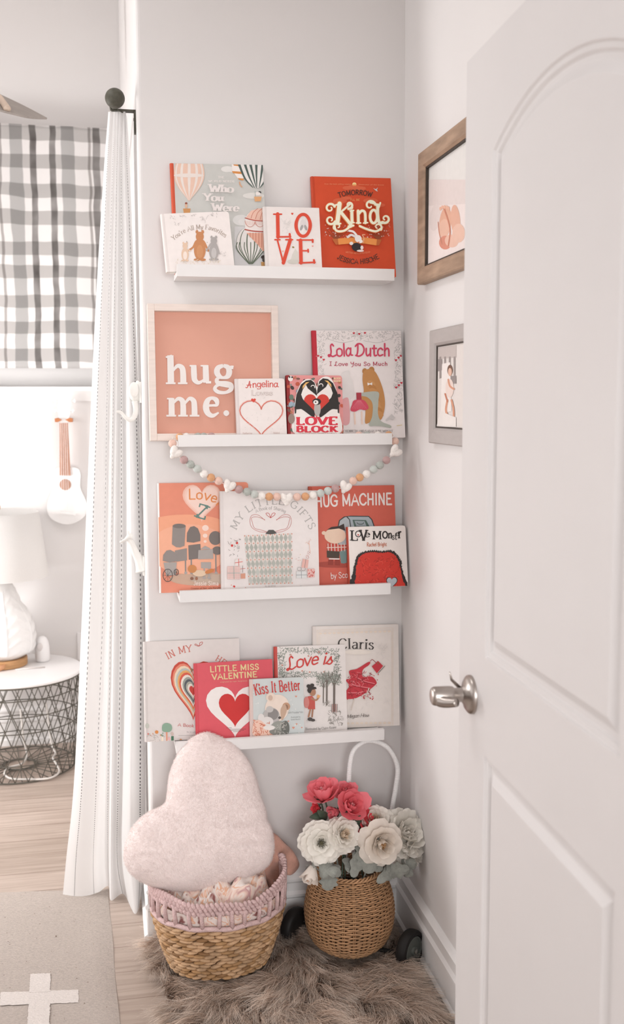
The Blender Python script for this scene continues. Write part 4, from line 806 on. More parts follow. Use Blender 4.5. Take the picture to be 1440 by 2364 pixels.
for x, y, k in rest:
    p = atY(x, y+1.5, -.099); MB().ell((p[0], -.099, SHELF[1][1]-LIP+FLOORT+.0105), (.0105, .0105, .0105), 16, 12).build('bead', FELT[k], t, smooth=True)
zl = SHELF[1][1]-LIP+FLOORT+.010
MB().tube([(SHELF[1][0]+.09, -.099, zl), (SHELF[1][0]+.004, -.099, zl), (pts[0][0], -.1, zl)]+[tuple(p) for p in cat_rom(pts, 4)]+[(pts[-1][0], -.1, zl), (SHELF[1][0]+.53, -.099, zl), (SHELF[1][0]+.46, -.099, zl)], .0009, 5).build('string', FELT['w'], t)
# ------------------------------------------------------------------ the open door, its lever, the two frames on the right wall
DX, DY, DA, DW, DH, DT = -.1746, -.9741, -.0388, .80, 2.035, .035
ddir = np.array([math.sin(DA), -math.cos(DA), 0]); dn = np.array([-math.cos(DA), -math.sin(DA), 0])   # along the door (edge -> hinge), outward face normal
def door_uv(px, py):
    d = ray(px, py); o = np.array([DX, DY, 0]); t = ((o-CAMP)@dn)/(d@dn); q = CAMP+d*t-o; return (float(q@ddir), float(q[2]))
droot = bpy.data.objects.new('door_1', None); COL.objects.link(droot); droot.location = (DX, DY, 0); struct(droot, 'white panelled interior door standing open at the right with a silver lever', 'door')
D3 = lambda u, z, dep: tuple(np.array([DX, DY, 0])+ddir*u+np.array([0, 0, z])-dn*dep)
uL = door_uv(1133.6, 600)[0]; uR = .640; DW = uL+uR; zs = door_uv(1134, 349)[1]; zb1 = door_uv(1119, 1518)[1]; zt2 = door_uv(1117, 1745)[1]; zb2 = .23
ap = 1.916
def arch(off):
    a, c = uL+off, uR-off; w = (c-a)/2; rise = ap-zs; R = (w*w+rise*rise)/(2*rise) if rise < w else w
    P = [(a, zb1+off), (c, zb1+off)]
    rise = (ap-zs); R = ((uR-uL)**2/4+rise*rise)/(2*rise); cz = ap-R; rr = R-off; cu = (uL+uR)/2; th = math.asin(min(1, (c-a)/2/rr))
    return P+[(cu+rr*math.sin(th*(1-2*i/24)), cz+rr*math.cos(th*(1-2*i/24))) for i in range(25)]
def rect(off): a, c = uL+off, uR-off; return [(a, zb2+off), (c, zb2+off), (c, zt2-off), (a, zt2-off)]
mb = MB()
outer = [(0, .008), (DW, .008), (DW, DH), (0, DH)]; holes = [arch(0)[::-1], rect(0)[::-1]]
loops = [outer]+holes; V = [p for l in loops for p in l]
mb.add([D3(u, z, 0) for u, z in V], [tuple(t) for t in tessellate_polygon([[Vector((u, z, 0)) for u, z in l] for l in loops])])
OFFS = [(0, 0), (.003, .004), (.010, .0045), (.014, .009), (.021, .009), (.024, .0085), (.038, .002), (.040, .002)]
for fn in (arch, rect):
    rings = [[D3(u, z, d) for u, z in fn(o)] for o, d in OFFS]; n = len(rings[0])
    mb.add([p for r_ in rings for p in r_], [(i*n+k, i*n+(k+1) % n, (i+1)*n+(k+1) % n, (i+1)*n+k) for i in range(len(rings)-1) for k in range(n)])
    last = fn(OFFS[-1][0]); mb.add(rings[-1], [tuple(t) for t in tessellate_polygon([[Vector((u, z, 0)) for u, z in last]])])
f = [D3(u, z, 0) for u, z in outer]; g = [D3(u, z, DT) for u, z in outer]
mb.add(f+g, [(0, 1, 5, 4), (1, 2, 6, 5), (2, 3, 7, 6), (3, 0, 4, 7), (4, 5, 6, 7)])
o = mb.build('door_panel', m_door, droot)
bm = bmesh.new(); bm.from_mesh(o.data); bmesh.ops.remove_doubles(bm, verts=bm.verts, dist=1e-5); bmesh.ops.recalc_face_normals(bm, faces=bm.faces); bm.to_mesh(o.data); bm.free()
m_nickel = mat('satin_nickel', rgb('b2aaa4', 1.0), .32, metal=1., noise=.03, nscale=80)
ku, kz = door_uv(1088, 1603)
def along(u0, z0, prof, n=28):
    """a turned shape standing off the door face: (radius, stand-off)"""
    mb = MB(); P = []
    for r_, h_ in prof: P.append([D3(u0+r_*math.cos(2*math.pi*k/n), z0+r_*math.sin(2*math.pi*k/n), -h_) for k in range(n)])
    V = [p for r_ in P for p in r_]; mb.add(V, [(i*n+k, i*n+(k+1) % n, (i+1)*n+(k+1) % n, (i+1)*n+k) for i in range(len(P)-1) for k in range(n)]+[tuple(range((len(P)-1)*n, len(P)*n))]); return mb
hroot = along(ku, kz, [(.034, .0), (.034, .004), (.032, .007), (.026, .011), (.016, .014), (.013, .018)]).build('door_handle', m_nickel, droot, smooth=True)
along(ku, kz, [(.0125, .016), (.0125, .03), (.0155, .034), (.0165, .040), (.0165, .066), (.0150, .070), (.0125, .072), (.004, .0728)]).build('spindle', m_nickel, hroot, smooth=True, rel=False).location = -Vector(parent_origin(droot))
mb = MB(); P = [D3(ku+.002, kz-.004, -.060), D3(ku+.010, kz-.006, -.058), D3(ku+.020, kz-.006, -.052), D3(ku+.030, kz-.004, -.044), D3(ku+.038, kz-.002, -.038)]
mb.tube(cat_rom(P, 5), [.012-.0004*i*.6 for i in range(21)], 12); mb.build('lever', m_nickel, hroot, smooth=True, rel=False).location = -Vector(parent_origin(droot))
mb = MB(); mb.tube([D3(ku-.022, kz+.004, -.012), D3(ku-.02, kz+.022, -.03), D3(ku-.012, kz+.038, -.036)], [.0035, .0025, .0012], 8); mb.build('latch_tab', m_nickel, hroot, smooth=True, rel=False).location = -Vector(parent_origin(droot))
for q, z in enumerate((.28, 1.05, 1.82)):
    mb = MB(); mb.tube([D3(DW+.004, z-.045, .004), D3(DW+.004, z+.045, .004)], .006, 10); mb.build('hinge', m_nickel, droot)

class FlatArt(Art):
    def __init__(s, mb, w, h, frame, org, ex, ez, ey, mats):
        M = Matrix(((ex[0], ey[0], ez[0], org[0]), (ex[1], ey[1], ez[1], org[1]), (ex[2], ey[2], ez[2], org[2]), (0, 0, 0, 1)))
        Art.__init__(s, mb, w, h, frame, M, -.0003, mats); s.M = M
m_oak = mat('weathered_oak', rgb('a58b76', 1.05), .6, noise=.22, nscale=9, nsq=(6, 1.2, 6), bump=.15)
m_greyframe = mat('grey_wash_frame', rgb('b7b0ad', 1.0), .55, noise=.03, nscale=30, nsq=(4, 1, 4), bump=.06)
m_mount = mat('picture_glass_board', rgb('d5d2cf', 1.1), .25, noise=.01, nscale=10)
m_recess_shade = mat('recess_shade_brown', rgb('4a423c'), .6, noise=.1, nscale=60)
def wall_frame(name, label, y0, y1, z0, z1, mw, dep, m, frame, art, bg_c):
    t = thing(name, label, 'framed photo', (0, y0, z0)); mb = MB()
    prof = [(0, .002), (0, dep-.003), (.003, dep), (mw-.006, dep-.002), (mw, dep-.007), (mw, .003)]
    C = [(y0, z0, -1, 1), (y1, z0, 1, 1), (y1, z1, 1, -1), (y0, z1, -1, -1)]
    rings = [[(-d, y+sy*o_, z+sz*o_) for o_, d in prof] for y, z, sy, sz in C]; n = len(prof)
    for i in range(4):
        a, c = rings[i], rings[(i+1) % 4]; mb.add(a+c, [(k, k+1, n+k+1, n+k) for k in range(n-1)])
    mb.build('frame', m, t)
    w, h = abs(y1-y0)-2*mw, z1-z0-2*mw
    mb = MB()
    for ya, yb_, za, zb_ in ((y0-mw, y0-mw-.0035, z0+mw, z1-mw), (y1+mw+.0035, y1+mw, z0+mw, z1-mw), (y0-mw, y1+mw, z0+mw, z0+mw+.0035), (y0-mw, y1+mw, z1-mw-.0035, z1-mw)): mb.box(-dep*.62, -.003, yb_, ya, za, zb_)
    mb.build('recess_shade', m_recess_shade, t)  # dark strips standing in for the shade where the picture sits back
    mats = [m_mount, ink(bg_c)]; mb = MB(); org = (-.007, y0-mw, z0+mw)
    mb.add([(0, 0, 0), (w, 0, 0), (w, 0, h), (0, 0, h), (0, .004, 0), (w, .004, 0), (w, .004, h), (0, .004, h)], [(0, 1, 2, 3), (7, 6, 5, 4), (0, 4, 5, 1), (1, 5, 6, 2), (2, 6, 7, 3), (3, 7, 4, 0)], 1)
    A = FlatArt(mb, w, h, frame, org, (0, -1, 0), (0, 0, 1), (1, 0, 0), mats); art(A)
    A_M = A.M; o = mb.build('photo', mats, t, rel=False); o.matrix_world = Matrix.Translation(-Vector((0, y0, z0))) @ A_M
    return t
FZ = (930, 200, 2.75)
def art_feet(A):
    A.poly([(100, 590), (500, 590), (500, 760), (100, 760)], 'd3c9c6'); A.poly([(100, 760), (500, 740), (500, 1150), (100, 1150)], 'ddd3d0')
    A.ell(205, 830, 34, 86, 'd5cbc8', 8); A.ell(270, 860, 38, 100, 'd2a58f', 6); A.ell(262, 900, 34, 60, 'd8b19e', 6); A.ell(270, 990, 40, 44, 'c98a78'); A.ell(310, 980, 44, 40, 'd9b4a3', 30); A.ell(335, 850, 30, 100, 'd3a793', -4); A.ell(355, 930, 40, 60, 'd9b6a5')
    A.line([(262, 770), (300, 900), (290, 1010)], 9, 'bb7d68'); A.line([(225, 860), (232, 930), (250, 1000)], 5, 'bf8571')
    for x, y in ((240, 775), (252, 766), (266, 764), (280, 766), (292, 772)): A.ell(x, y, 7, 12, 'd9ad98')
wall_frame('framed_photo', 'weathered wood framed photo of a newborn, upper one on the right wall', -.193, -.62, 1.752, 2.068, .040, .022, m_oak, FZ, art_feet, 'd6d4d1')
def art_child(A):
    A.poly([(215, 1660), (340, 1640), (340, 1720), (215, 1730)], 'b5aca8')
    for x in (232, 262, 292, 322): A.poly([(x, 1715), (x+12, 1713), (x+12, 1850), (x, 1855)], '8f8784')
    A.poly([(215, 1730), (250, 1730), (250, 1800), (215, 1810)], '8a8280'); A.poly([(260, 1840), (340, 1835), (340, 1885), (260, 1890)], '8a8280')
    A.poly([(250, 1760), (300, 1750), (310, 2060), (240, 2080)], 'dcd6d2'); A.ell(300, 1800, 17, 34, '6d4f40'); A.ell(300, 1812, 12, 26, 'd0ab98'); A.ell(298, 1915, 26, 60, 'd8c8c0'); A.line([(290, 1860), (300, 1900), (325, 1920)], 12, 'c58f76'); A.line([(285, 1990), (275, 2050), (285, 2090)], 13, 'c58f76'); A.line([(310, 1990), (322, 2040), (325, 2090)], 12, 'c58f76'); A.line([(270, 1950), (285, 2000)], 10, 'b5755d'); A.ell(290, 2110, 20, 10, '6b6461'); A.poly([(240, 2060), (340, 2100), (340, 2160), (215, 2160)], 'd9d4d0')
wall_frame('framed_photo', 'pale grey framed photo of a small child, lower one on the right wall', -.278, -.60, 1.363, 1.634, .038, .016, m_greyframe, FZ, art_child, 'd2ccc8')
# ------------------------------------------------------------------ the playroom side: curtain, shade, ukulele, lamp table, rug
m_iron = mat('dark_bronze', rgb('56544a', 1.0), .5, noise=.18, nscale=120, bump=.1)
RX, RZ = -.747, 2.212
t = thing('curtain_rod', 'dark bronze curtain rod end with round ball finial and wall bracket', 'curtain rod', (RX, .0, RZ))
mb = MB(); MB.ell(mb, (RX, .0, RZ+.003), (.0245, .0245, .0245), 24, 18); mb.build('finial', m_iron, t, smooth=True)
mb = MB(); mb.tube([(RX, .015, RZ), (RX, 1.35, RZ)], .008, 14); mb.build('rod', m_iron, t, smooth=True)
mb = MB(); zB = RZ-.011
mb.box(RX-.003, XL-.0035, .05, .066, zB-.0025, zB+.0025); mb.box(XL-.005, XL, .05, .068, zB-.055, zB+.0025); mb.tube([(XL-.006, .058, zB-.02), (XL-.001, .058, zB-.02)], .004, 8)
mb.tube([(RX-.011, .058, RZ+.002), (RX-.009, .058, RZ-.010), (RX, .058, RZ-.0125), (RX+.009, .058, RZ-.010)], .003, 8); mb.tube([(RX+.006, .05, RZ-.01), (RX+.02, .046, RZ-.018)], .002, 6)
mb.build('bracket', m_iron, t)
# curtain: one cloth, folded along the rod; plan-view fold lines at the floor and at the rod
ROWS = [(258, [250, 255, 262, 267, 272, 277, 283, 287, 290]), (400, [239, 247, 255, 262, 268, 273, 280, 288, 297]), (700, [221, 234, 246, 254, 262, 270, 281, 296, 311]), (1000, [207, 222, 239, 249, 258, 267, 281, 301, 322]),
        (1400, [190, 208, 229, 242, 253, 263, 281, 306, 333]), (1800, [171, 190, 211, 229, 246, 257, 274, 302, 334]), (1980, [153, 176, 204, 222, 245, 255, 272, 303, 333])]
HEM = [(145, 2066), (172, 2070), (201, 2069), (226, 2061), (250, 2046), (256, 2079), (285, 2064), (311, 2110), (324, 2078)]
hem = [atZ(x, y, .005) for x, y in HEM]
YT = [.052, .045, .047, .045, .056, .047, .052, .045, .07]; REL = [.010, -.010, .004, -.008, .014, -.011, .008, -.011, .02]
grid_ = []
for py, xs in ROWS:
    v = (py-250)/(2066-250); row = []
    for k in range(9):
        yy = YT[k]*(1-v**1.4)+hem[k][1]*v**1.4*(1 if v < .95 else 1)+REL[k]*math.sin(math.pi*min(1, v*1.05))*.9; row.append(np.array(atY(xs[k], py, yy)))
    grid_.append(row)
grid_.append([np.array(h) for h in hem])
extra = [np.array([.004, .12, 0]), np.array([-.02, .22, 0])]
for row in grid_: 
    e_ = row[-1]; row += [np.array([min(e_[0]+.004, XL-.012), e_[1]+.10, e_[2]]), np.array([e_[0]-.025, e_[1]+.2, e_[2]])]
cols = [cat_rom(row, 9) for row in grid_]; NCc = len(cols[0]); P = []; UV = []; L0 = 0.
for i in range(NCc):
    line = cat_rom([c[i] for c in cols], 9); P.append([tuple(p) for p in line])
    if i: L0 += np.linalg.norm((cols[-2][i]-cols[-2][i-1])[:2])
    UV += [(i/9., j/(len(line)-1)*2.2) for j in range(len(line))]
mb = MB(); mb.grid(P)
mc = bpy.data.materials.new('curtain_linen'); mc.use_nodes = True; nt = mc.node_tree; bs = nt.nodes['Principled BSDF']; bs.inputs['Roughness'].default_value = .85; bs.inputs['Specular IOR Level'].default_value = .1
uvn = nt.nodes.new('ShaderNodeUVMap'); sx = nt.nodes.new('ShaderNodeSeparateXYZ'); nt.links.new(uvn.outputs[0], sx.inputs[0])
def mnode(nt, op, a, b_=None, c=None):
    n = nt.nodes.new('ShaderNodeMath'); n.operation = op
    for i, v in enumerate((a, b_, c)):
        if v is None: continue
        if isinstance(v, (int, float)): n.inputs[i].default_value = v
        else: nt.links.new(v, n.inputs[i])
    return n.outputs[0]
fu = mnode(nt, 'FRACT', mnode(nt, 'MULTIPLY_ADD', sx.outputs[0], 1/1.65, -.5757)); lu = mnode(nt, 'LESS_THAN', fu, .04)
fv = mnode(nt, 'FRACT', mnode(nt, 'MULTIPLY', sx.outputs[1], 1/.0085)); lv = mnode(nt, 'LESS_THAN', fv, .5)
dots = mnode(nt, 'MULTIPLY', lu, lv)
tcn = nt.nodes.new('ShaderNodeTexNoise'); tcn.inputs['Scale'].default_value = 300; bpn = nt.nodes.new('ShaderNodeBump'); bpn.inputs['Strength'].default_value = .08; bpn.inputs['Distance'].default_value = .002; nt.links.new(tcn.outputs['Fac'], bpn.inputs['Height']); nt.links.new(bpn.outputs[0], bs.inputs['Normal'])
mixc = nt.nodes.new('ShaderNodeMix'); mixc.data_type = 'RGBA'; nt.links.new(dots, mixc.inputs[0]); mixc.inputs[6].default_value = (.92, .91, .905, 1); mixc.inputs[7].default_value = (.13, .12, .12, 1); nt.links.new(mixc.outputs[2], bs.inputs['Base Color'])
tr = nt.nodes.new('ShaderNodeBsdfTranslucent'); nt.links.new(mixc.outputs[2], tr.inputs[0]); ms = nt.nodes.new('ShaderNodeMixShader'); ms.inputs[0].default_value = .35; nt.links.new(bs.outputs[0], ms.inputs[1]); nt.links.new(tr.outputs[0], ms.inputs[2]); nt.links.new(ms.outputs[0], nt.nodes['Material Output'].inputs[0])
t = thing('curtain', 'long white curtain with dotted black pinstripes hanging at the niche corner to the floor', 'curtain', (RX, .06, 0))
o = mb.build('curtain_cloth', mc, t, smooth=True, uvs=UV)

# two animal wall hooks on the side face of the niche wall
m_hook = mat('hook_plaster', rgb('dcdad6', 1.22), .5, noise=.02, nscale=60)
t = thing('animal_hook', 'white wall hook shaped like an elephant head with curled trunk, beside the curtain', 'wall hook', (XL, .06, 1.585), 'animal wall hooks')
hy = .05; H = lambda x, y: np.array(atY(x, y, hy))
mb = MB(); mb.ell(H(311, 906), (.0155, .016, .024), 18, 14); mb.ell(H(318, 903), (.010, .014, .028), 14, 10); mb.build('head', m_hook, t, smooth=True)
mb = MB(); tp = cat_rom([H(311, 925), H(314, 945), H(310, 962), H(300, 969), H(289, 963), H(279, 952), H(269, 950)], 4); mb.tube(tp, [.009-.0058*i/(len(tp)-1) for i in range(len(tp))], 10); mb.build('trunk', m_hook, t, smooth=True)
mb = MB(); mb.ell(H(309, 900)+np.array([0, -.017, 0]), (.013, .004, .020), 14, 8); mb.build('ear', m_hook, t, smooth=True)
mb = MB(); zc = H(316, 905)[2]; mb.box(XL-.006, XL, hy-.015, hy+.015, zc-.028, zc+.026); mb.build('base_plate', m_hook, t)
t = thing('animal_hook', 'white wall hook shaped like a giraffe head and neck, low beside the curtain', 'wall hook', (XL, .06, 1.13), 'animal wall hooks')
mb = MB(); npth = cat_rom([H(328, 1318), H(322, 1295), H(312, 1275), H(304, 1255), H(297, 1244)], 5); mb.tube(npth, [.0185-.0128*(i/(len(npth)-1))**.6 for i in range(len(npth))], 14); mb.build('neck', m_hook, t, smooth=True)
mb = MB(); hp = cat_rom([H(306, 1240), H(298, 1240), H(288, 1247), H(276, 1252)], 4); mb.tube(hp, [.0065, .0075, .008, .0082, .008, .007, .006, .0048, .0042, .0038, .0034, .0028, .0016], 12); mb.build('head', m_hook, t, smooth=True)
for dx, dy in ((0, 0), (6, 5)): mb = MB(); mb.tube([H(297+dx, 1238+dy), H(296+dx*1.2, 1226+dy)], [.0025, .0018], 8); mb.build('horn', m_hook, t, smooth=True)
mb = MB(); zc = H(326, 1305)[2]; mb.box(XL-.006, XL, hy-.014, hy+.014, zc-.026, zc+.024); mb.build('base_plate', m_hook, t)

# plaid roman shade
YS = 1.70
zt_, zb_ = atY(100, 289, YS)[2], atY(100, 850, YS)[2]; xs1 = atY(291, 400, YS)[0]; xs0 = xs1-.92
ms_ = bpy.data.materials.new('buffalo_plaid'); ms_.use_nodes = True; nt = ms_.node_tree; bs = nt.nodes['Principled BSDF']; bs.inputs['Roughness'].default_value = .85
uvn = nt.nodes.new('ShaderNodeUVMap'); nz = nt.nodes.new('ShaderNodeTexNoise'); nz.inputs['Scale'].default_value = 5; nt.links.new(uvn.outputs[0], nz.inputs['Vector'])
sxx = nt.nodes.new('ShaderNodeSeparateXYZ'); nt.links.new(uvn.outputs[0], sxx.inputs[0]); wob = mnode(nt, 'MULTIPLY_ADD', nz.outputs['Fac'], .03, -.015)
ux = mnode(nt, 'ADD', sxx.outputs[0], wob); vy = mnode(nt, 'ADD', sxx.outputs[1], wob)
kx = 1/(zt_-zb_)   # uv unit = shade height
def band(c, ctr, wd):
    d = mnode(nt, 'ABSOLUTE', mnode(nt, 'SUBTRACT', c, ctr)); n = nt.nodes.new('ShaderNodeMapRange'); n.inputs[1].default_value = wd/2; n.inputs[2].default_value = wd/2+.004; n.inputs[3].default_value = 1; n.inputs[4].default_value = 0; nt.links.new(d, n.inputs[0]); return n.outputs[0]
def xpos(px, py=500): return (atY(px, py, YS)[0]-xs0)*kx
zpos = lambda py: (zt_-atY(110, py, YS)[2])*kx
cur = None
def over(c, fac, col_, a):
    n = nt.nodes.new('ShaderNodeMix'); n.data_type = 'RGBA'; n.blend_type = 'MULTIPLY'; f = mnode(nt, 'MULTIPLY', fac, a); nt.links.new(f, n.inputs[0])
    if c is None: n.inputs[6].default_value = (.80, .775, .765, 1)
    else: nt.links.new(c, n.inputs[6])
    n.inputs[7].default_value = (*col_, 1); return n.outputs[2]
wash = nt.nodes.new('ShaderNodeMapRange'); nz2 = nt.nodes.new('ShaderNodeTexNoise'); nz2.inputs['Scale'].default_value = 9; nt.links.new(uvn.outputs[0], nz2.inputs['Vector']); nt.links.new(nz2.outputs['Fac'], wash.inputs[0]); wash.inputs[1].default_value = .3; wash.inputs[2].default_value = .7; wash.inputs[3].default_value = .6; wash.inputs[4].default_value = 1
g1 = rgb('c9c8c7')
for py, hh_ in ((308, 29), (373, 30), (440, 29), (503, 31), (574, 29), (627, 27), (694, 27), (756, 28), (821, 28)): cur = over(cur, band(vy, zpos(py), hh_/561), g1, .95)
for px in (-318, -198, -78, 41, 161, 279): cur = over(cur, band(ux, xpos(px), 27/561), rgb('c3c4c4'), .95)
for px, w_ in ((-212, 12), (-166, 12), (-66, 12), (-20, 12), (80, 12.5), (126, 12.5), (226, 14)): cur = over(cur, mnode(nt, 'MULTIPLY', band(ux, xpos(px), w_/561), wash.outputs[0]), rgb('6f6b69'), 1.0)
for px in (4, 210, -110): cur = over(cur, band(ux, xpos(px), 4/561), rgb('a9a5a3'), .8)
nt.links.new(cur, bs.inputs['Base Color'])
t = thing('roman_shade', 'grey and white plaid roman shade covering the far window', 'window shade', ((xs0+xs1)/2, YS, zb_))
mb = MB(); P = []; UV = []
N = 46
for i in range(N+1):
    x = xs0+(xs1-xs0)*i/N; row = []
    for j in range(61): v = j/60; row.append((x, YS+.004*math.sin(v*9)+.003*math.sin(i*.5), zt_+(zb_-zt_)*v)); UV.append(((x-xs0)*kx, v))
    P.append(row)
mb.grid(P); o = mb.build('shade_fabric', ms_, t, smooth=True, uvs=UV); q = o.modifiers.new('cloth', 'SOLIDIFY'); q.thickness = .003; q.offset = 1
mb = MB(); mb.box(xs0, xs1, YS+.006, YF, zt_-.045, zt_-.003); mb.build('headrail', m_trim, t)

# ukulele on the far wall
YU = 1.745; U = lambda x, y, d=0: np.array(atY(100+x/6.95, 890+y/6.95, YU+d))
m_uke = mat('white_lacquer', (.86, .845, .835), .25, noise=.01, nscale=8); m_rose = mat('rosewood', rgb('b98f7c', 1.0), .45, noise=.12, nscale=30, nsq=(8, 8, 1)); m_hookw = mat('hook_beech', rgb('b9774f', 1.0), .5, noise=.15, nscale=30)
t = thing('ukulele', 'white ukulele with brown neck and sound hole hanging on the far wall', 'ukulele', tuple(U(355, 1700)))
body = cat_rom([(355, 1330), (470, 1315), (560, 1345), (595, 1430), (590, 1530), (588, 1620), (620, 1720), (680, 1840), (705, 1960), (660, 2100), (540, 2190), (385, 2228), (230, 2195), (105, 2110), (55, 1975), (70, 1840), (115, 1720), (150, 1620), (148, 1530), (150, 1420), (185, 1345), (260, 1315)], 4, True)
b_ = MB(); b_.prism([U(*p)[[0, 2]] for p in body], lambda p, k: (p[0], YU+(.0 if k == 0 else .05), p[1])); o = b_.build('body', m_uke, t); bv = o.modifiers.new('round', 'BEVEL'); bv.width = .006; bv.segments = 3; bv.limit_method = 'ANGLE'
b_ = MB(); b_.prism([U(x, y)[[0, 2]] for x, y in ((262, 600), (392, 600), (440, 1440), (262, 1440))], lambda p, k: (p[0], YU-.007+(0 if k == 0 else .022), p[1])); nk = b_.build('fretboard', m_rose, t)
b_ = MB(); c = U(352, 1590); b_.add([(c[0]+.0235*math.cos(a*math.pi/16), YU-.0015, c[2]+.0235*math.sin(a*math.pi/16)) for a in range(32)], [tuple(range(32))[::-1]]); b_.build('sound_hole', m_rose, t)
b_ = MB(); b_.prism([U(x, y)[[0, 2]] for x, y in ((262, 600), (240, 430), (232, 260), (262, 190), (350, 165), (432, 190), (445, 260), (432, 430), (392, 600))], lambda p, k: (p[0], YU-.004+(0 if k == 0 else .014), p[1])); b_.build('headstock', m_uke, t)
for x, y in ((205, 255), (505, 245), (195, 410), (480, 410)): b_ = MB(); p = U(x, y); s_ = 1 if x > 340 else -1; b_.tube([p-np.array([s_*.018, 0, 0]), p], .0025, 8); b_.ell(p, (.006, .004, .0075), 10, 8); b_.build('tuning_peg', m_uke, t, smooth=True)
for k in range(4): b_ = MB(); b_.tube([U(282+k*30, 600, -.010), U(300+k*36, 2030, -.010)], .0007, 5); b_.build('string', m_uke, t)
b_ = MB(); b_.prism([U(x, y)[[0, 2]] for x, y in ((270, 2010), (520, 2050), (520, 2085), (270, 2050))], lambda p, k: (p[0], YU-.009+(0 if k == 0 else .010), p[1])); b_.build('bridge', m_uke, t)
t = thing('wall_hook', 'small wooden yoke hook holding the ukulele headstock', 'wall hook', tuple(U(330, 550)))
for pts in ([(185, 530), (235, 520), (300, 548), (235, 585), (190, 585)], [(470, 530), (420, 518), (355, 548), (420, 585), (470, 585)]):
    b_ = MB(); b_.prism([U(*p)[[0, 2]] for p in pts], lambda p, k: (p[0], YU-.02+(0 if k == 0 else .07), p[1])); b_.build('prong', m_hookw, t)

# round wire table with the lamp and small things on it
TX, TY, TR, TZ = -1.16, 1.52, .26, .40
m_wire = mat('black_wire', rgb('605c54', 1.0), .5, noise=.05, nscale=60); m_top = mat('table_white', (.86, .84, .835), .3, noise=.01, nscale=8)
t = thing('side_table', 'round side table with white top on a black wire basket', 'table', (TX, TY, 0))
mb = MB(); mb.lathe([(0.001, TZ-.013), (TR-.004, TZ-.013), (TR, TZ-.010), (TR, TZ-.003), (TR-.004, TZ), (.001, TZ)], 64, (TX, TY, 0)); mb.build('table_top', m_top, t, angle=.6)
mb = MB(); RB = lambda z: TR*(.96-.11*(1-min(1, z/.3))**1.6) if z < .3 else TR*(.96+.02*(z-.3)/.1)
C = lambda a, z, r=None: (TX+(r or RB(z))*math.cos(a), TY+(r or RB(z))*math.sin(a), z)
for z in (.006, .075, .14, .205, .27, .335, TZ-.016): mb.tube([C(2*math.pi*k/48, z) for k in range(48)], .0022 if .01 < z < .38 else .0032, 6, True)
NS = 28
for k in range(NS):
    for s_ in (1, -1): mb.tube([C(2*math.pi*(k/NS)+s_*.62*(i/22), .006+(TZ-.022)*i/22) for i in range(23)], .0019, 5)
mb.build('wire_basket', m_wire, t, smooth=True)
mb = MB()
for k in range(26): a = 2*math.pi*k/26; mb.tube([C(a, .006, .062), C(a, .006)], .0019, 5)
for r_ in (.06, .068): mb.tube([C(2*math.pi*k/32, .006, r_) for k in range(32)], .0025, 6, True)
mb.build('base_grid', m_wire, t, smooth=True)

m_shade = mat('lamp_linen', (.83, .81, .79), .85, noise=.02, nscale=300, bump=.1, trans=.25); m_pot = mat('white_glaze', (.85, .835, .825), .18, noise=.02, nscale=20, spec=.5); m_base = mat('lamp_beech', rgb('c09468', 1.0), .5, noise=.16, nscale=20, nsq=(1, 1, 12))
lp = atZ(7, 1526, TZ); LY = 1.60; LX = atY(7, 1526, LY)[0]
t = thing('table_lamp', 'white table lamp with cone shade and leaf-carved body on a wooden foot', 'lamp', (LX, LY, TZ))
zt1, zt0 = atY(80, 1180, LY)[2], atY(100, 1327, LY)[2]; r1 = atY(89, 1176, LY)[0]-LX; r0 = atY(113, 1319, LY)[0]-LX
mb = MB(); mb.lathe([(r0, zt0), (r1, zt1), (r1-.002, zt1), (r0-.002, zt0)], 56, (LX, LY, 0), cap=False); mb.build('lamp_shade', m_shade, t, smooth=True)
rw = atY(82, 1450, LY)[0]-LX; rb_ = atY(64, 1530, LY)[0]-LX
mb = MB(); mb.lathe([(rb_-.004, TZ+.0006), (rb_, TZ+.004), (rb_, TZ+.03), (rb_-.003, TZ+.034), (.001, TZ+.034)], 48, (LX, LY, 0)); mb.build('foot', m_base, t, angle=.6)
prof = [(rb_*.80, .034), (rw*.93, .065), (rw, .11), (rw*.97, .16), (rw*.82, .215), (rw*.6, .26), (rw*.48, .30), (rw*.36, .335), (rw*.2, .35), (.001, .352)]
pp = cat_rom(prof, 7); n = 216; mb = MB(); P = []
for r_, z in pp:
    row = []
    for k in range(n):
        a = 2*math.pi*k/n; g = (a*7/(2*math.pi)) % 1-.5; rib = math.sin((z*150)-abs(g)*9)
        q = r_*(1+(.028*max(0, rib) if abs(g) > .04 else .035)*(1 if .05 < z < .32 else 0)); row.append((LX+q*math.cos(a), LY+q*math.sin(a), TZ+z))
    P.append(row)
for i in range(len(P)-1):
    pass
mb.add([p for r_ in P for p in r_], [(i*n+k, i*n+(k+1) % n, (i+1)*n+(k+1) % n, (i+1)*n+k) for i in range(len(P)-1) for k in range(n)]); mb.build('carved_body', m_pot, t, smooth=True)
mb = MB(); mb.tube([(LX, LY, TZ+.35), (LX, LY, zt1+.005)], .006, 10); mb.build('stem', m_base, t)
mb = MB(); fz = atY(7, 1171, LY)[2]; mb.ell((LX, LY, fz), (.011, .011, .014), 14, 10); mb.build('finial', m_base, t, smooth=True)
p = atZ(98, 1529, TZ); dx = (atY(116, 1500, p[1])[0]-atY(82, 1500, p[1])[0])/2; dh = atY(98, 1468, p[1]+.02)[2]-TZ
t = thing('night_light', 'small white dome-shaped night light on the wire table', 'night light', (p[0], p[1]+.02, TZ))
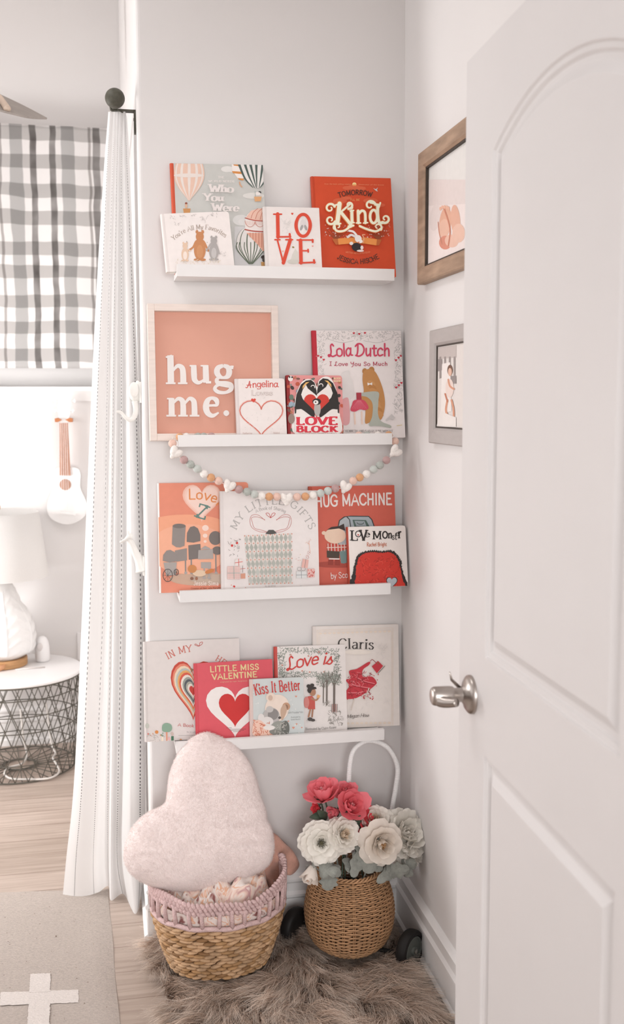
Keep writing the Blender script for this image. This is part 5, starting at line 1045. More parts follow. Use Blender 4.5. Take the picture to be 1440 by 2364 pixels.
mb = MB(); mb.lathe([(dx*.86, .0006), (dx, .006), (dx*1.02, dh*.3), (dx, dh*.55), (dx*.86, dh*.78), (dx*.6, dh*.93), (dx*.3, dh*.99), (.001, dh)], 32, (p[0], p[1]+.02, TZ)); mb.build('dome', m_top, t, smooth=True)
mb = MB(); mb.ell((p[0]-.008, p[1]+.02-dx*.93, TZ+dh*.62), (dx*.42, .004, dh*.17), 18, 10); mb.build('speaker_face', mat('night_light_grey', rgb('cfc9c7', 1.1), .5, noise=.02, nscale=200), t, smooth=True)
p = atZ(2, 1548, TZ); t = thing('wooden_bowl', 'small round tan wooden bowl at the front edge of the wire table', 'bowl', (p[0]-.01, p[1], TZ))
mb = MB(); mb.lathe([(.016, .0006), (.028, .012), (.030, .027), (.0275, .027), (.025, .013), (.001, .006)], 28, (p[0]-.01, p[1], TZ)); mb.build('bowl', mat('bowl_wood', rgb('d09b74', 1.0), .5, noise=.1, nscale=30), t, smooth=True)
a, c = atZ(36, 1546, TZ+.003), atZ(104, 1540, TZ+.003); t = thing('stick', 'thin pale stick lying on the wire table in front of the lamp', 'stick', tuple(a))
MB().tube([a, c], .003, 8).build('rod', mat('stick_grey', rgb('cfc8c4', 1.05), .6, noise=.05, nscale=40), t, smooth=True)
t = thing('power_cord', 'white power cord coiled inside the wire table basket', 'cord', (TX, TY, .012))
cp = [atZ(x, y, .012) for x, y in ((62, 1742), (52, 1762), (22, 1772), (10, 1785), (24, 1797), (62, 1799), (112, 1797), (136, 1783), (132, 1767), (122, 1750), (128, 1738))]
cp = [(TX, TY+.12, .2), (TX+.01, TY+.10, .08)]+cp+[(TX+.12, TY+.12, .05), (TX+.1, TY+.19, .2)]
MB().tube(cat_rom(cp, 6), .004, 8).build('cable', mat('cord_white', (.78, .74, .70), .5, noise=.02, nscale=60), t, smooth=True)
p = atY(190, 1490, YF-.01); b = MB(); b.box(p[0]-.02, p[0]+.05, YF-.012, YF, p[2]-.062, p[2]+.055); t = thing('wall_outlet', 'white outlet plate on the far wall beside the curtain', 'outlet', (p[0], YF, p[2])); b.build('plate', m_top, t)

# flat-woven rug with a white cross
p0, p1, p2 = atZ(249, 2050, .006), atZ(276, 2364, .006), atZ(0, 2057, .006)
t = thing('woven_rug', 'flat beige woven rug with a cream cross, at the left on the oak floor', 'rug', (-1.3, .0, 0))
m_rug = mat('rug_wool', rgb('b9aea6', 1.0), .95, noise=.13, nscale=130, bump=.5, bscale=220, nsq=(1, 2.2, 1)); m_cross = mat('rug_cross', rgb('d8d0cb', 1.05), .95, noise=.08, nscale=130, bump=.5, bscale=220, nsq=(1, 2.2, 1))
ex = p1-p0; ex /= np.linalg.norm(ex); ey = np.array(p2)-p0; ey /= np.linalg.norm(ey)
R3 = lambda a, b_, z: tuple(np.array([p0[0], p0[1], 0])+ex*a*np.array([1, 1, 0])+ey*b_*np.array([1, 1, 0])+np.array([0, 0, z]))
mb = MB(); na, nb = 60, 50; P = []
for i in range(na+1):
    row = []
    for j in range(nb+1):
        a, b_ = 1.9*i/na, 1.4*j/nb; ed = min(1, min(a, b_)/.012); row.append(R3(a, b_+.0012*math.sin(a*16), .0015+.0045*ed+.0008*math.sin(a*23+b_*9)))
    P.append(row)
mb.grid(P)
mb.add([R3(1.9*i/na, -.0015+.0012*math.sin(1.9*i/na*16), 0) for i in range(na+1)]+[p for p in [r_[0] for r_ in P]], [(i, i+1, na+2+i, na+1+i) for i in range(na)])
mb.build('rug_weave', m_rug, t, smooth=True)
inv = np.linalg.inv(np.array([ex[:2], ey[:2]]).T)
def rc(px, py): q = atZ(px, py, .006)[:2]-p0[:2]; return inv @ q
q0, q1, q2, q3 = rc(181, 2286), rc(181, 2316), rc(70, 2250), rc(117, 2248)
aw = (q0[0]+q1[0])/2; b0 = q0[1]; bc = (q2[1]+q3[1])/2; hw = (q2[1]-q3[1])/2; al = (q1[0]-q0[0])/2; a0 = (q2[0]+q3[0])/2
mb = MB(); L = 2*(bc-b0); rnd = random.Random(3)
def patch(a1, a2, b1, b2):
    n = 26; pts = [(a1+rnd.uniform(-.0014, .0014), b1+(b2-b1)*i/n) for i in range(n)]+[(a1+(a2-a1)*i/n, b2+rnd.uniform(-.0012, .0012)) for i in range(n)]+[(a2+rnd.uniform(-.0014, .0014), b2+(b1-b2)*i/n) for i in range(n)]+[(a2+(a1-a2)*i/n, b1+rnd.uniform(-.0012, .0012)) for i in range(n)]
    mb.add([R3(a, b_, .0076+.0003*(len(mb.f) > 5)+.0003*(len(mb.f) > 150)) for a, b_ in pts], [tuple(q) for q in tessellate_polygon([[Vector((a, b_, 0)) for a, b_ in pts]])])
patch(aw-al, aw+al, b0, b0+L); patch(a0, aw-al+.006, bc-hw, bc+hw); patch(aw+al-.006, aw+al+(aw-al-a0)+.03, bc-hw, bc+hw)
for f_ in range(len(mb.f)): 
    q = [np.array(mb.v[i]) for i in mb.f[f_]]
    if np.cross(q[1]-q[0], q[2]-q[0])[2] < 0: mb.f[f_] = mb.f[f_][::-1]
mb.build('cross_motif', m_cross, t)
mb = MB(); 
for k in range(70): a, b_ = rnd.uniform(0, .8), rnd.uniform(.01, .5); mb.ell(R3(a, b_, .0072), (rnd.uniform(.0008, .002), .0009, .0006), 6, 4)
mb.ell(atZ(129, 2161, .008), (.0018, .004, .001), 8, 5)
mb.build('wool_flecks', mat('rug_fleck', rgb('8a776b', 1.0), .9, noise=.1, nscale=60), t)['kind'] = 'stuff'

# ceiling fan: one pointed blade reaches into view
t = thing('ceiling_fan', 'dark grey pointed fan blade with a tan bracket near the ceiling', 'ceiling fan', (-1.9, .95, 2.45))
m_blade = mat('fan_blade', rgb('a19993', 1.0), .55, noise=.07, nscale=12, nsq=(1, 10, 1)); m_tan = mat('fan_tan', rgb('d3bfae', 1.05), .5, noise=.05, nscale=20)
Yb = .85; Bp = lambda x, y, d=0.: np.array(atY(x, y, Yb+d))
up_ = cat_rom([Bp(109, 272), Bp(60, 246), Bp(6, 220, .02), Bp(-80, 180, .04), Bp(-260, 105, .08)], 6); lo_ = cat_rom([Bp(109, 272), Bp(70, 270, -.06), Bp(30, 261, -.09), Bp(-10, 250, -.11), Bp(-90, 222, -.11), Bp(-260, 140, -.07)], 5); 
N = 25
def rs(P): 
    P = np.array(P); i = np.linspace(0, len(P)-1, N); return [P[int(q)]*(1-(q % 1))+P[min(int(q)+1, len(P)-1)]*(q % 1) for q in i]
U1, L1 = rs(up_), rs(lo_); mb = MB(); mb.grid([[u+(l-u)*k/4 for k in range(5)] for u, l in zip(U1, L1)]); o = mb.build('blade', m_blade, t); q = o.modifiers.new('thick', 'SOLIDIFY'); q.thickness = .006
mb = MB(); mb.tube(cat_rom([Bp(-30, 205, -.05), Bp(-4, 222, -.052), Bp(8, 238, -.075), Bp(17, 252, -.10)], 6), [.008+.0035*i/18 for i in range(19)], 12); mb.build('blade_bracket', m_tan, t, smooth=True)
c = Bp(-260, 122, 0); mb = MB(); mb.lathe([(.01, -.09), (.09, -.08), (.11, -.03), (.11, .04), (.05, .07), (.02, .08)], 32, (c[0]-.08, c[1], c[2])); mb.tube([(c[0]-.08, c[1], c[2]+.07), (c[0]-.08, c[1], ZC)], .014, 12); mb.build('motor_housing', m_tan, t, smooth=True)
# ------------------------------------------------------------------ fur
def strand_object(name, roots, dirs, ups, length, width, bend, material, parent, seed, npt=5, droop=1., kind=None, tint=None, curls=None):
    """many tapering hairs as one mesh of narrow ribbons: roots (n,3), dirs = lay direction, ups = growth direction"""
    rg = np.random.default_rng(seed); n = len(roots)
    side = np.cross(dirs, ups); side /= (np.linalg.norm(side, axis=1, keepdims=True)+1e-9)
    tw = rg.uniform(-.9, .9, (n, 1)); side = side*np.cos(tw)+ups*np.sin(tw)*.6
    curl = rg.normal(0, .22, (n, 1)) if curls is None else curls[:, None]+rg.normal(0, .07, (n, 1)); V = np.empty((n, npt, 2, 3)); 
    for k in range(npt):
        t = k/(npt-1); p = roots+dirs*length[:, None]*(t**1.25)*.95+ups*(length[:, None]*bend[:, None]*math.sin(min(1, t*1.15)*math.pi*.62)*(1-.35*t*droop))+np.cross(dirs, ups)*length[:, None]*curl*t*t
        w = width*(1-.85*t)*.5; V[:, k, 0] = p-side*w; V[:, k, 1] = p+side*w
    V = V.reshape(-1, 3); idx = np.arange(n)[:, None, None]*(npt*2)+np.arange(npt-1)[None, :, None]*2+np.array([0, 1, 3, 2])[None, None, :]
    F = idx.reshape(-1); nf = n*(npt-1); off = parent_origin(parent); V = V-off
    me = bpy.data.meshes.new(name); me.vertices.add(len(V)); me.vertices.foreach_set('co', V.astype(np.float32).ravel())
    me.loops.add(nf*4); me.loops.foreach_set('vertex_index', F.astype(np.int32)); me.polygons.add(nf)
    me.polygons.foreach_set('loop_start', (np.arange(nf)*4).astype(np.int32)); me.polygons.foreach_set('use_smooth', np.ones(nf, dtype=bool))
    uv = np.empty((n, npt, 2, 2), dtype=np.float32); uv[..., 0] = (np.arange(npt)/(npt-1))[None, :, None]; uv[..., 1] = (rg.uniform(0, 1, n) if tint is None else np.clip(tint+rg.normal(0, .12, n), 0, 1))[:, None, None]
    uv = uv.reshape(-1, 2); me.uv_layers.new(name='UVMap').data.foreach_set('uv', uv[F].ravel()); me.update(calc_edges=True)
    me.materials.append(material); o = bpy.data.objects.new(name, me); COL.objects.link(o); o.parent = parent
    if kind: o['kind'] = kind
    return o
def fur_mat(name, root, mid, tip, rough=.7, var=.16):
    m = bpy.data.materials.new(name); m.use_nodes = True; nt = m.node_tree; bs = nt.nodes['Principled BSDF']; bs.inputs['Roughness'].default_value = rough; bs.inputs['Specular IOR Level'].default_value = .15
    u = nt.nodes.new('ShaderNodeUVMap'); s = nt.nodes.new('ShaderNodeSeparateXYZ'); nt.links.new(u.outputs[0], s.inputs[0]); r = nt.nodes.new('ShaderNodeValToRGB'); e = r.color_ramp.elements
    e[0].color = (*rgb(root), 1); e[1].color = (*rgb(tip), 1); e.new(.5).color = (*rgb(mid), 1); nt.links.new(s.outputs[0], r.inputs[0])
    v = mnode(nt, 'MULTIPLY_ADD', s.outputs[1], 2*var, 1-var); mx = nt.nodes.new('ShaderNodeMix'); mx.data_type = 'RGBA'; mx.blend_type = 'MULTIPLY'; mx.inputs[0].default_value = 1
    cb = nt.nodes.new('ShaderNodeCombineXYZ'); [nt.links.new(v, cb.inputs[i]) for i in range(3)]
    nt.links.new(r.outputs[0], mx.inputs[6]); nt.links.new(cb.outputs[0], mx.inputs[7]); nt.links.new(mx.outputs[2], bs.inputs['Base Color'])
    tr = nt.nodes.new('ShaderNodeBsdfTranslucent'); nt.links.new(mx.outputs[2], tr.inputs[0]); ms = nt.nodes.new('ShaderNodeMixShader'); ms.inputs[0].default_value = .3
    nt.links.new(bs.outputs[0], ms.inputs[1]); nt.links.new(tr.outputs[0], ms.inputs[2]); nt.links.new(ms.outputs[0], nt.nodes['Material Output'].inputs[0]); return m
# basket places
SX, SY, SRX, SRY = -.534, -.185, .168, .145        # seagrass basket
LX0, LY0 = -.189, -.178                           # rolling basket
t = thing('fur_rug', 'shaggy taupe faux-fur rug under the two baskets', 'rug', (-.37, -.42, 0))
rg = np.random.default_rng(5)
ox = cat_rom([(-.685, -.06), (-.45, -.035), (-.2, -.04), (-.055, -.07), (-.05, -.3), (-.062, -.6), (-.08, -.86), (-.35, -.9), (-.66, -.86), (-.668, -.5), (-.672, -.25)], 8, True)
mb = MB(); mb.prism([tuple(p) for p in ox], lambda p, k: (p[0], p[1], .002+.012*k)); mb.build('backing', mat('rug_hide', rgb('7d6a5c'), .9, noise=.1, nscale=60), t)
poly = np.array(ox)
def inside(P, poly):
    x, y = P[:, 0], P[:, 1]; c = np.zeros(len(P), bool); n = len(poly)
    for i in range(n):
        x1, y1 = poly[i]; x2, y2 = poly[i-1]; k = ((y1 > y) != (y2 > y)) & (x < (x2-x1)*(y-y1)/(y2-y1+1e-12)+x1); c ^= k
    return c
NC, PER = 1900, 58
C = np.column_stack([rg.uniform(-.69, -.04, NC*2), rg.uniform(-.9, -.03, NC*2)]); C = C[inside(C, poly)][:NC]
def field(x, y):
    a = -math.pi/2+1.0*np.clip((x+.40)*2.2, -1.2, 1.2)+.9*np.sin(x*13+1.3)*np.cos(y*11)+.7*np.sin(x*7-y*17+2)+.5*np.sin(y*31+x*23); return a
ca = field(C[:, 0], C[:, 1])+rg.normal(0, .25, len(C)); 
n = len(C)*PER; ci = np.repeat(np.arange(len(C)), PER)
rt = C[ci]+rg.normal(0, .0095, (n, 2)); aa = ca[ci]+rg.normal(0, .12, n)
tipc = C[ci]+.055*np.column_stack([np.cos(ca[ci]), np.sin(ca[ci])]); dv = np.column_stack([np.cos(aa), np.sin(aa)])*.055*.55+(tipc-rt)*.8
ln = np.linalg.norm(dv, axis=1, keepdims=True); dirs = np.column_stack([dv/ln, np.zeros(n)])
length = rg.uniform(.05, .09, n)*(1+.15*np.sin(C[ci, 0]*30)); bend = rg.uniform(.35, .75, n)
clo = np.minimum(((rt[:, 0]-SX)/.125)**2+((rt[:, 1]-SY)/.105)**2, ((rt[:, 0]-LX0)/.095)**2+((rt[:, 1]-LY0)/.095)**2)
wheel = np.minimum((rt[:, 0]+.05)**2+(rt[:, 1]+.275)**2, (rt[:, 0]+.33)**2+(rt[:, 1]+.1)**2)
keep = (rt[:, 0] < -.045) & (rt[:, 1] < -.028)
flat = clo < 1.05; length[flat] *= .45; bend[flat] *= .25
toward = ~flat & (clo < 2.4); length[toward] *= .8
tipx = rt[:, 0]+dirs[:, 0]*length; over_ = tipx > -.022; dirs[over_, 0] = -np.abs(dirs[over_, 0])*.3; dirs /= np.linalg.norm(dirs, axis=1, keepdims=True)
tipy = rt[:, 1]+dirs[:, 1]*length; ov = tipy > -.022; dirs[ov, 1] *= -1
roots = np.column_stack([rt, np.full(n, .012)]); ups = np.tile([0, 0, 1.], (n, 1))
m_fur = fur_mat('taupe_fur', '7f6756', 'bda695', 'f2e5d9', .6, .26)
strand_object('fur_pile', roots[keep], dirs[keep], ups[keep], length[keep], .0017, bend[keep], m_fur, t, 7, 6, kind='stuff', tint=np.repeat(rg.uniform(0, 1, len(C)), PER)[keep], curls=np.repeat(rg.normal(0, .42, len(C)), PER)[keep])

# ------------------------------------------------------------------ seagrass basket with a pink crocheted rim
ZB = .040
t = thing('seagrass_basket', 'natural seagrass basket with scalloped pink woven rim, holding blankets and heart cushion', 'basket', (SX, SY, ZB), 'baskets on the fur rug')
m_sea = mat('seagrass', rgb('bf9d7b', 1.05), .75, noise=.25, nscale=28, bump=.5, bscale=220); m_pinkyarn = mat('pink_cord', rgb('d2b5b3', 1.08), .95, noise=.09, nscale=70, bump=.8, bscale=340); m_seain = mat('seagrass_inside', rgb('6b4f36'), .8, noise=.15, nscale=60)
def rim_k(z):   # radius factor along the height
    q = (z-ZB)/.16; return .70+.30*min(1, max(0, q))**.75 if q < 1 else 1.0+.01*(q-1)
def SB(a, z, d=0.): k = rim_k(z); return (SX+(SRX*k+d)*math.cos(a), SY+(SRY*k+d)*math.sin(a), z)
mb = MB(); rows = 15; rnd = random.Random(8); zr0, zr1 = ZB+.006, ZB+.150; m_sd = 1
for r_ in range(rows):
    z = zr0+(zr1-zr0)*(r_+.5)/rows; n_ = 33; hgt = (zr1-zr0)/rows
    for k in range(n_):
        a = 2*math.pi*(k+(.5 if r_ % 2 else 0)+rnd.uniform(-.1, .1))/n_; zz = z+rnd.uniform(-.001, .001); p = SB(a, zz, .0)
        tx = np.array([-math.sin(a)*SRX, math.cos(a)*SRY, 0]); tx /= np.linalg.norm(tx); ang = math.radians(rnd.uniform(-9, 16)); nrm = np.array([tx[1], -tx[0], 0]); up = np.array([0, 0, 1.])
        ex_ = tx*math.cos(ang)+up*math.sin(ang); ez_ = np.cross(ex_, -nrm); M = Matrix(((ex_[0], nrm[0], ez_[0]), (ex_[1], nrm[1], ez_[1]), (ex_[2], nrm[2], ez_[2])))
        L = .60*math.pi*2*SRX*rim_k(z)/n_; q_ = rnd.random(); mb.ell(p, (L*rnd.uniform(.92, 1.1), .0088*rnd.uniform(.8, 1.15), hgt*.55*rnd.uniform(.88, 1.08)), 9, 7, 1 if q_ < .06 else 2 if q_ < .38 else 0, M)
mb.build('woven_body', [m_sea, mat('seagrass_dark', rgb('8f6c4a'), .7, noise=.2, nscale=40, bump=.4, bscale=200), mat('seagrass_mid', rgb('b08a62'), .7, noise=.2, nscale=30, bump=.4, bscale=200)], t, smooth=True)
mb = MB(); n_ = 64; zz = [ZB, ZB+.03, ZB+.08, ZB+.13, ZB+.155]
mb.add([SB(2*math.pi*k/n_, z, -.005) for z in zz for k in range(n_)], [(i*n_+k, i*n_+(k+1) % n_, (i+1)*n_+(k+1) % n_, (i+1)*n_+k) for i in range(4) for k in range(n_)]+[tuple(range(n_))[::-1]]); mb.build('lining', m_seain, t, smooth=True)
def rimz(a):   # scalloped top edge: high at the right ear, dips at the front
    f = -math.sin(a); s = math.cos(a)
    return .250+.034*max(0, s)**8+.010*max(0, -s)**3+.006*f*max(0, s+.3)-.009*max(0, math.cos(a+1.35))**10+.004*math.sin(a*7)
mb = MB()
for z_, r_ in ((ZB+.156, .0062),): mb.tube([SB(2*math.pi*k/72, z_+.002*math.sin(k), .001) for k in range(72)], r_, 8, True)
NR = 92
for k in range(NR):
    a = 2*math.pi*k/NR; 
    for q, dz in ((0, 0), (1, -.010), (2, .008)):
        aa_ = a+(.5*2*math.pi/NR if q else 0); p = SB(aa_, rimz(aa_)+dz, .002+rnd.uniform(-.001, .001)); R = Matrix.Rotation(aa_+math.pi/2, 3, 'Z') @ Matrix.Rotation(math.radians(rnd.uniform(35, 75)), 3, 'Y')
        mb.ell(p, (.0100, .0065, .0052), 9, 7, 0, R)
NSt = 30
for k in range(NSt):
    a = 2*math.pi*(k+rnd.uniform(-.12, .12))/NSt; d_ = rnd.uniform(-.03, .03); mb.tube([SB(a, ZB+.154, .001), SB(a+d_*.5, (ZB+.154+rimz(a))/2, .003), SB(a+d_, rimz(a+d_)-.006, .002)], [.0058, .005, .006], 8)
mb.build('pink_rim', m_pinkyarn, t, smooth=True)
# blankets inside
m_bl = bpy.data.materials.new('marbled_fleece'); m_bl.use_nodes = True; nt = m_bl.node_tree; bs = nt.nodes['Principled BSDF']; bs.inputs['Roughness'].default_value = .9; bs.inputs['Sheen Weight'].default_value = .3
tc = nt.nodes.new('ShaderNodeTexCoord'); nz = nt.nodes.new('ShaderNodeTexNoise'); nz.inputs['Scale'].default_value = 13; nz.inputs['Detail'].default_value = 2; nz.inputs['Distortion'].default_value = 2.6; nt.links.new(tc.outputs['Object'], nz.inputs['Vector'])
rp = nt.nodes.new('ShaderNodeValToRGB'); rp.color_ramp.elements[0].color = (*rgb('8d5a56', 1.1), 1); rp.color_ramp.elements[0].position = .33; rp.color_ramp.elements[1].color = (*rgb('c98f85', 1.1), 1); rp.color_ramp.elements[1].position = .74
for p_, c_ in ((.39, 'ded0c8'), (.46, 'e2d8d2'), (.50, 'd9a585'), (.54, 'e3d6ce'), (.60, 'dfc4b6'), (.66, 'b98a8c'), (.69, 'e0d5cd')): rp.color_ramp.elements.new(p_).color = (*rgb(c_, 1.15), 1)
nt.links.new(nz.outputs['Fac'], rp.inputs[0]); nt.links.new(rp.outputs[0], bs.inputs['Base Color'])
t = thing('fleece_blanket', 'cream blanket with swirling pink and rust pattern bundled in the seagrass basket', 'blanket', (SX, SY, .2))
mb = MB(); P = []
for i in range(33):
    row = []; k = i/32
    for j in range(73):
        a = 2*math.pi*j/72; x, y = k*math.cos(a), k*math.sin(a)
        z = .232+.055*(1-k*k)+.018*math.sin(x*9+y*4+1)*math.cos(y*8-x*3)+.010*math.sin(x*21-y*15)+.02*max(0, x)-.085*max(0, k-.8)/.2
        row.append((SX+.148*x*(1-.0*k), SY+.126*y, z))
    P.append(row)
mb.grid(P); mb.build('fleece', m_bl, t, smooth=True)
mb = MB(); n_ = 60; mb.add([SB(2*math.pi*k/n_, z, d) for z, d in ((.185, -.012), (.20, -.010), (.222, -.014)) for k in range(n_)], [(i*n_+k, i*n_+(k+1) % n_, (i+1)*n_+(k+1) % n_, (i+1)*n_+k) for i in range(2) for k in range(n_)]); mb.build('fleece_side', m_bl, t, smooth=True)
def inflate(outline, place, thick, rings=22, p=2.4, back=.6, center=None, disp=None):
    """a soft body from a measured outline: place(x, y) gives a point on its mid-plane, thick its half depth"""
    O = [np.array(q, float) for q in outline]; c = np.array(center) if center is not None else sum(O)/len(O); n = len(O); mb = MB()
    nrm = np.cross(place(*(c+np.array([10, 0])))-place(*c), place(*(c+np.array([0, 10])))-place(*c)); nrm /= np.linalg.norm(nrm)
    if nrm[1] > 0: nrm = -nrm
    V = []; fs = []
    for side, sc in ((1, 1.), (-1, back)):
        for i in range(rings):
            k = math.sin((i/(rings-1) if side > 0 else i/(rings-1))*math.pi/2)
            for q in O:
                x = c+(q-c)*k; h = thick*sc*(max(0, 1-k**p))**.5; d = disp(x[0], x[1], k) if disp and side > 0 else 0
                V.append(tuple(place(*x)+nrm*(side*h+d)))
    for s_ in (0, 1):
        o = s_*rings*n
        for i in range(rings-1):
            for k in range(n):
                l = (k+1) % n; f = (o+i*n+k, o+i*n+l, o+(i+1)*n+l, o+(i+1)*n+k); fs.append(f if s_ == 0 else f[::-1])
    mb.add(V, fs); return mb, nrm
# peach throw poking out behind the cushion
TP = lambda x, y: np.array(atY(270+x/3.3488, 1670+y/3.3488, -.11))
out = cat_rom([(1040, 800), (1200, 845), (1290, 915), (1375, 1010), (1408, 1090), (1375, 1142), (1300, 1132), (1258, 1175), (1240, 1260), (1190, 1330), (1060, 1340), (960, 1280), (900, 1100)], 8, True)
mb, _ = inflate(out, TP, .035, 16, 2.2, .6, (1120, 1090), lambda x, y, k: .009*math.sin((x-y*.8)/30)*(1-k**4)+.006*math.sin((x+y)/38))
t = thing('knit_throw', 'peach pink throw folded behind the heart cushion, poking out at its right', 'blanket', tuple(TP(1150, 1200)))
mb.build('throw', mat('peach_knit', rgb('cf9f8e', 1.1), .9, noise=.06, nscale=60, bump=.5, bscale=500, sheen=.3), t, smooth=True)
# heart cushion
hp = [(690, 68), (770, 92), (870, 140), (955, 215), (1030, 315), (1075, 430), (1110, 560), (1145, 655), (1160, 745), (1195, 820), (1212, 920), (1208, 1000), (1180, 1080), (1110, 1140), (1000, 1190), (850, 1232), (700, 1272), (560, 1296), (430, 1292), (300, 1266), (200, 1230), (115, 1172), (72, 1110), (52, 1020), (68, 920), (112, 815), (180, 735), (255, 680), (330, 648), (378, 606), (392, 520), (405, 410), (440, 300), (500, 190), (590, 105)]
out = cat_rom(hp, 6, True)
cz0 = atY(440, 2050, -.235)[2]
def HP(x, y):
    d = ray(270+x/3.3488, 1670+y/3.3488)   # leaning plane: y = -.235 at the foot, -.10 at the head
    # plane through (.,-.235,z0) with slope
    s = (.135)/(.36); t_ = ((-.235-s*cz0)-CAMP[1]+s*CAMP[2])/(d[1]-s*d[2]); return CAMP+d*t_
wr = lambda x, y, k: (-.007*math.exp(-((y-800-.25*(x-1000))/26)**2)*max(0, min(1, (x-750)/200))-.006*math.exp(-((y-930-.2*(x-1000))/24)**2)*max(0, min(1, (x-880)/160))-.007*math.exp(-(((x-690)/60)**2+((y-560)/130)**2))-.004*math.exp(-(((x-240)/60)**2+((y-1010)/16)**2))+.002*math.sin(x/60)*math.cos(y/70))*(1-k**6)
mb, nrm = inflate(out, HP, .062, 34, 2.6, .7, (700, 830), wr)
t = thing('heart_cushion', 'big fluffy pale pink heart-shaped cushion resting on the seagrass basket', 'cushion', tuple(HP(650, 1250)))
m_plush = mat('pink_plush', rgb('ecdfdc', 1.1), .95, noise=.05, nscale=22, bump=.6, bscale=260, sheen=.5)
cush = mb.build('cushion', m_plush, t, smooth=True)
me = cush.data; me.calc_loop_triangles(); co = np.array([v.co for v in me.vertices]); no_ = np.array([v.normal for v in me.vertices]); tri = np.array([l.vertices[:] for l in me.loop_triangles])
A3 = co[tri]; ar = np.linalg.norm(np.cross(A3[:, 1]-A3[:, 0], A3[:, 2]-A3[:, 0]), axis=1); rg = np.random.default_rng(9); N = 42000; pick = rg.choice(len(tri), N, p=ar/ar.sum())
u_, v_ = rg.uniform(0, 1, (2, N, 1)); fl = u_+v_ > 1; u_ = np.where(fl, 1-u_, u_); v_ = np.where(fl, 1-v_, v_)
pt = A3[pick, 0]*(1-u_-v_)+A3[pick, 1]*u_+A3[pick, 2]*v_; nr = no_[tri[pick, 0]]; nr /= np.linalg.norm(nr, axis=1, keepdims=True)
cen = co.mean(0); sgn = np.sign(((pt-cen)*nr).sum(1)); nr = nr*np.where(sgn == 0, 1, sgn)[:, None] if np.mean(sgn) < 0 else nr
lay = np.column_stack([.5*np.sin(pt[:, 2]*25)+rg.normal(0, .7, N), rg.normal(0, .5, N), -1+rg.normal(0, .7, N)+.6*np.sin(pt[:, 0]*30)]); lay -= nr*(lay*nr).sum(1, keepdims=True); lay /= np.linalg.norm(lay, axis=1, keepdims=True)
pt = pt+np.array(t.location)
strand_object('plush_pile', pt, lay, nr, rg.uniform(.005, .009, N), .0008, rg.uniform(.2, .6, N), fur_mat('pink_pile', 'efe2df', 'f3e8e5', 'f8f0ee', .9, .0), t, 3, 3, kind='stuff')

# ------------------------------------------------------------------ rolling wicker basket
t = thing('rolling_basket', 'honey brown wicker basket on black wheels with white wrapped handle, full of flowers', 'basket', (LX0, LY0, .04), 'baskets on the fur rug')
wp = cat_rom([(.070, .046), (.092, .058), (.107, .085), (.1155, .125), (.113, .165), (.105, .20), (.092, .228), (.079, .246)], 14)
def WR(z):
    for a, c in zip(wp, wp[1:]):
        if a[1] <= z <= c[1]+1e-9: return a[0]+(c[0]-a[0])*(z-a[1])/(c[1]-a[1]+1e-12)
    return wp[-1][0] if z > .2 else wp[0][0]
m_wick = mat('wicker', rgb('b58c68', 1.0), .55, noise=.22, nscale=40, bump=.2, bscale=300); m_wick2 = mat('wicker_stake', rgb('a07a58', 1.0), .6, noise=.15, nscale=60)
mb = MB(); NK = 26; nrow = 44; sd = 156
arc = [0]
for a, c in zip(wp, wp[1:]): arc.append(arc[-1]+np.linalg.norm(np.array(c)-np.array(a)))
for r_ in range(nrow):
    s_ = arc[-1]*(r_+.5)/nrow; i = int(np.searchsorted(arc, s_))-1; f_ = (s_-arc[i])/(arc[i+1]-arc[i]); q = np.array(wp[i])*(1-f_)+np.array(wp[i+1])*f_
    tg = np.array(wp[i+1])-np.array(wp[i]); tg /= np.linalg.norm(tg); nn = np.array([tg[1], -tg[0]])
    pts = []
    for k in range(sd):
        a = 2*math.pi*k/sd; am = .0026*math.cos(NK/2*a+math.pi*r_)*(1); jit = .0006*math.sin(k*1.7+r_*2.3); rr = q[0]+nn[0]*am; zz = q[1]+nn[1]*am+jit; pts.append((LX0+rr*math.cos(a), LY0+rr*math.sin(a), zz))
    mb.tube(pts, .0022, 6, True)
mb.build('wicker_weave', m_wick, t, smooth=True)
mb = MB()
for k in range(NK):
    for d_ in (-.018, .018): a = 2*math.pi*k/NK+d_; mb.tube([(LX0+r_*math.cos(a), LY0+r_*math.sin(a), z) for r_, z in wp[::4]], .0021, 5)
mb.build('stakes', m_wick2, t, smooth=True)
mb = MB(); m2 = MB()
for q in range(3):
    mb.tube([(LX0+(.079+.0042*math.cos(k*.7+q*2.1))*math.cos(2*math.pi*k/120), LY0+(.079+.0042*math.cos(k*.7+q*2.1))*math.sin(2*math.pi*k/120), .249+.0042*math.sin(k*.7+q*2.1)) for k in range(120)], .0026, 6, True)
    m2.tube([(LX0+(.074+.0042*math.cos(k*.7+q*2.1))*math.cos(2*math.pi*k/120), LY0+(.074+.0042*math.cos(k*.7+q*2.1))*math.sin(2*math.pi*k/120), .046+.0042*math.sin(k*.7+q*2.1)) for k in range(120)], .0026, 6, True)
mb.build('plaited_rim', m_wick, t, smooth=True); m2.build('base_rim', m_wick, t, smooth=True)
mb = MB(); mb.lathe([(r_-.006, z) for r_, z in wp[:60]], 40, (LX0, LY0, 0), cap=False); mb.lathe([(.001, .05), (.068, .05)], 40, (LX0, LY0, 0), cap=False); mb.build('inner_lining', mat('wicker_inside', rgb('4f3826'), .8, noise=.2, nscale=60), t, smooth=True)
hpth = cat_rom([atY(798, 1990, -.10), atY(800, 1880, -.10), atY(804, 1816, -.10), atY(811, 1745, -.10), atY(832, 1717, -.10), atY(862, 1711, -.10), atY(896, 1728, -.10), atY(917, 1770, -.10), atY(913, 1820, -.10), atY(905, 1870, -.10), atY(895, 1990, -.10)], 26)
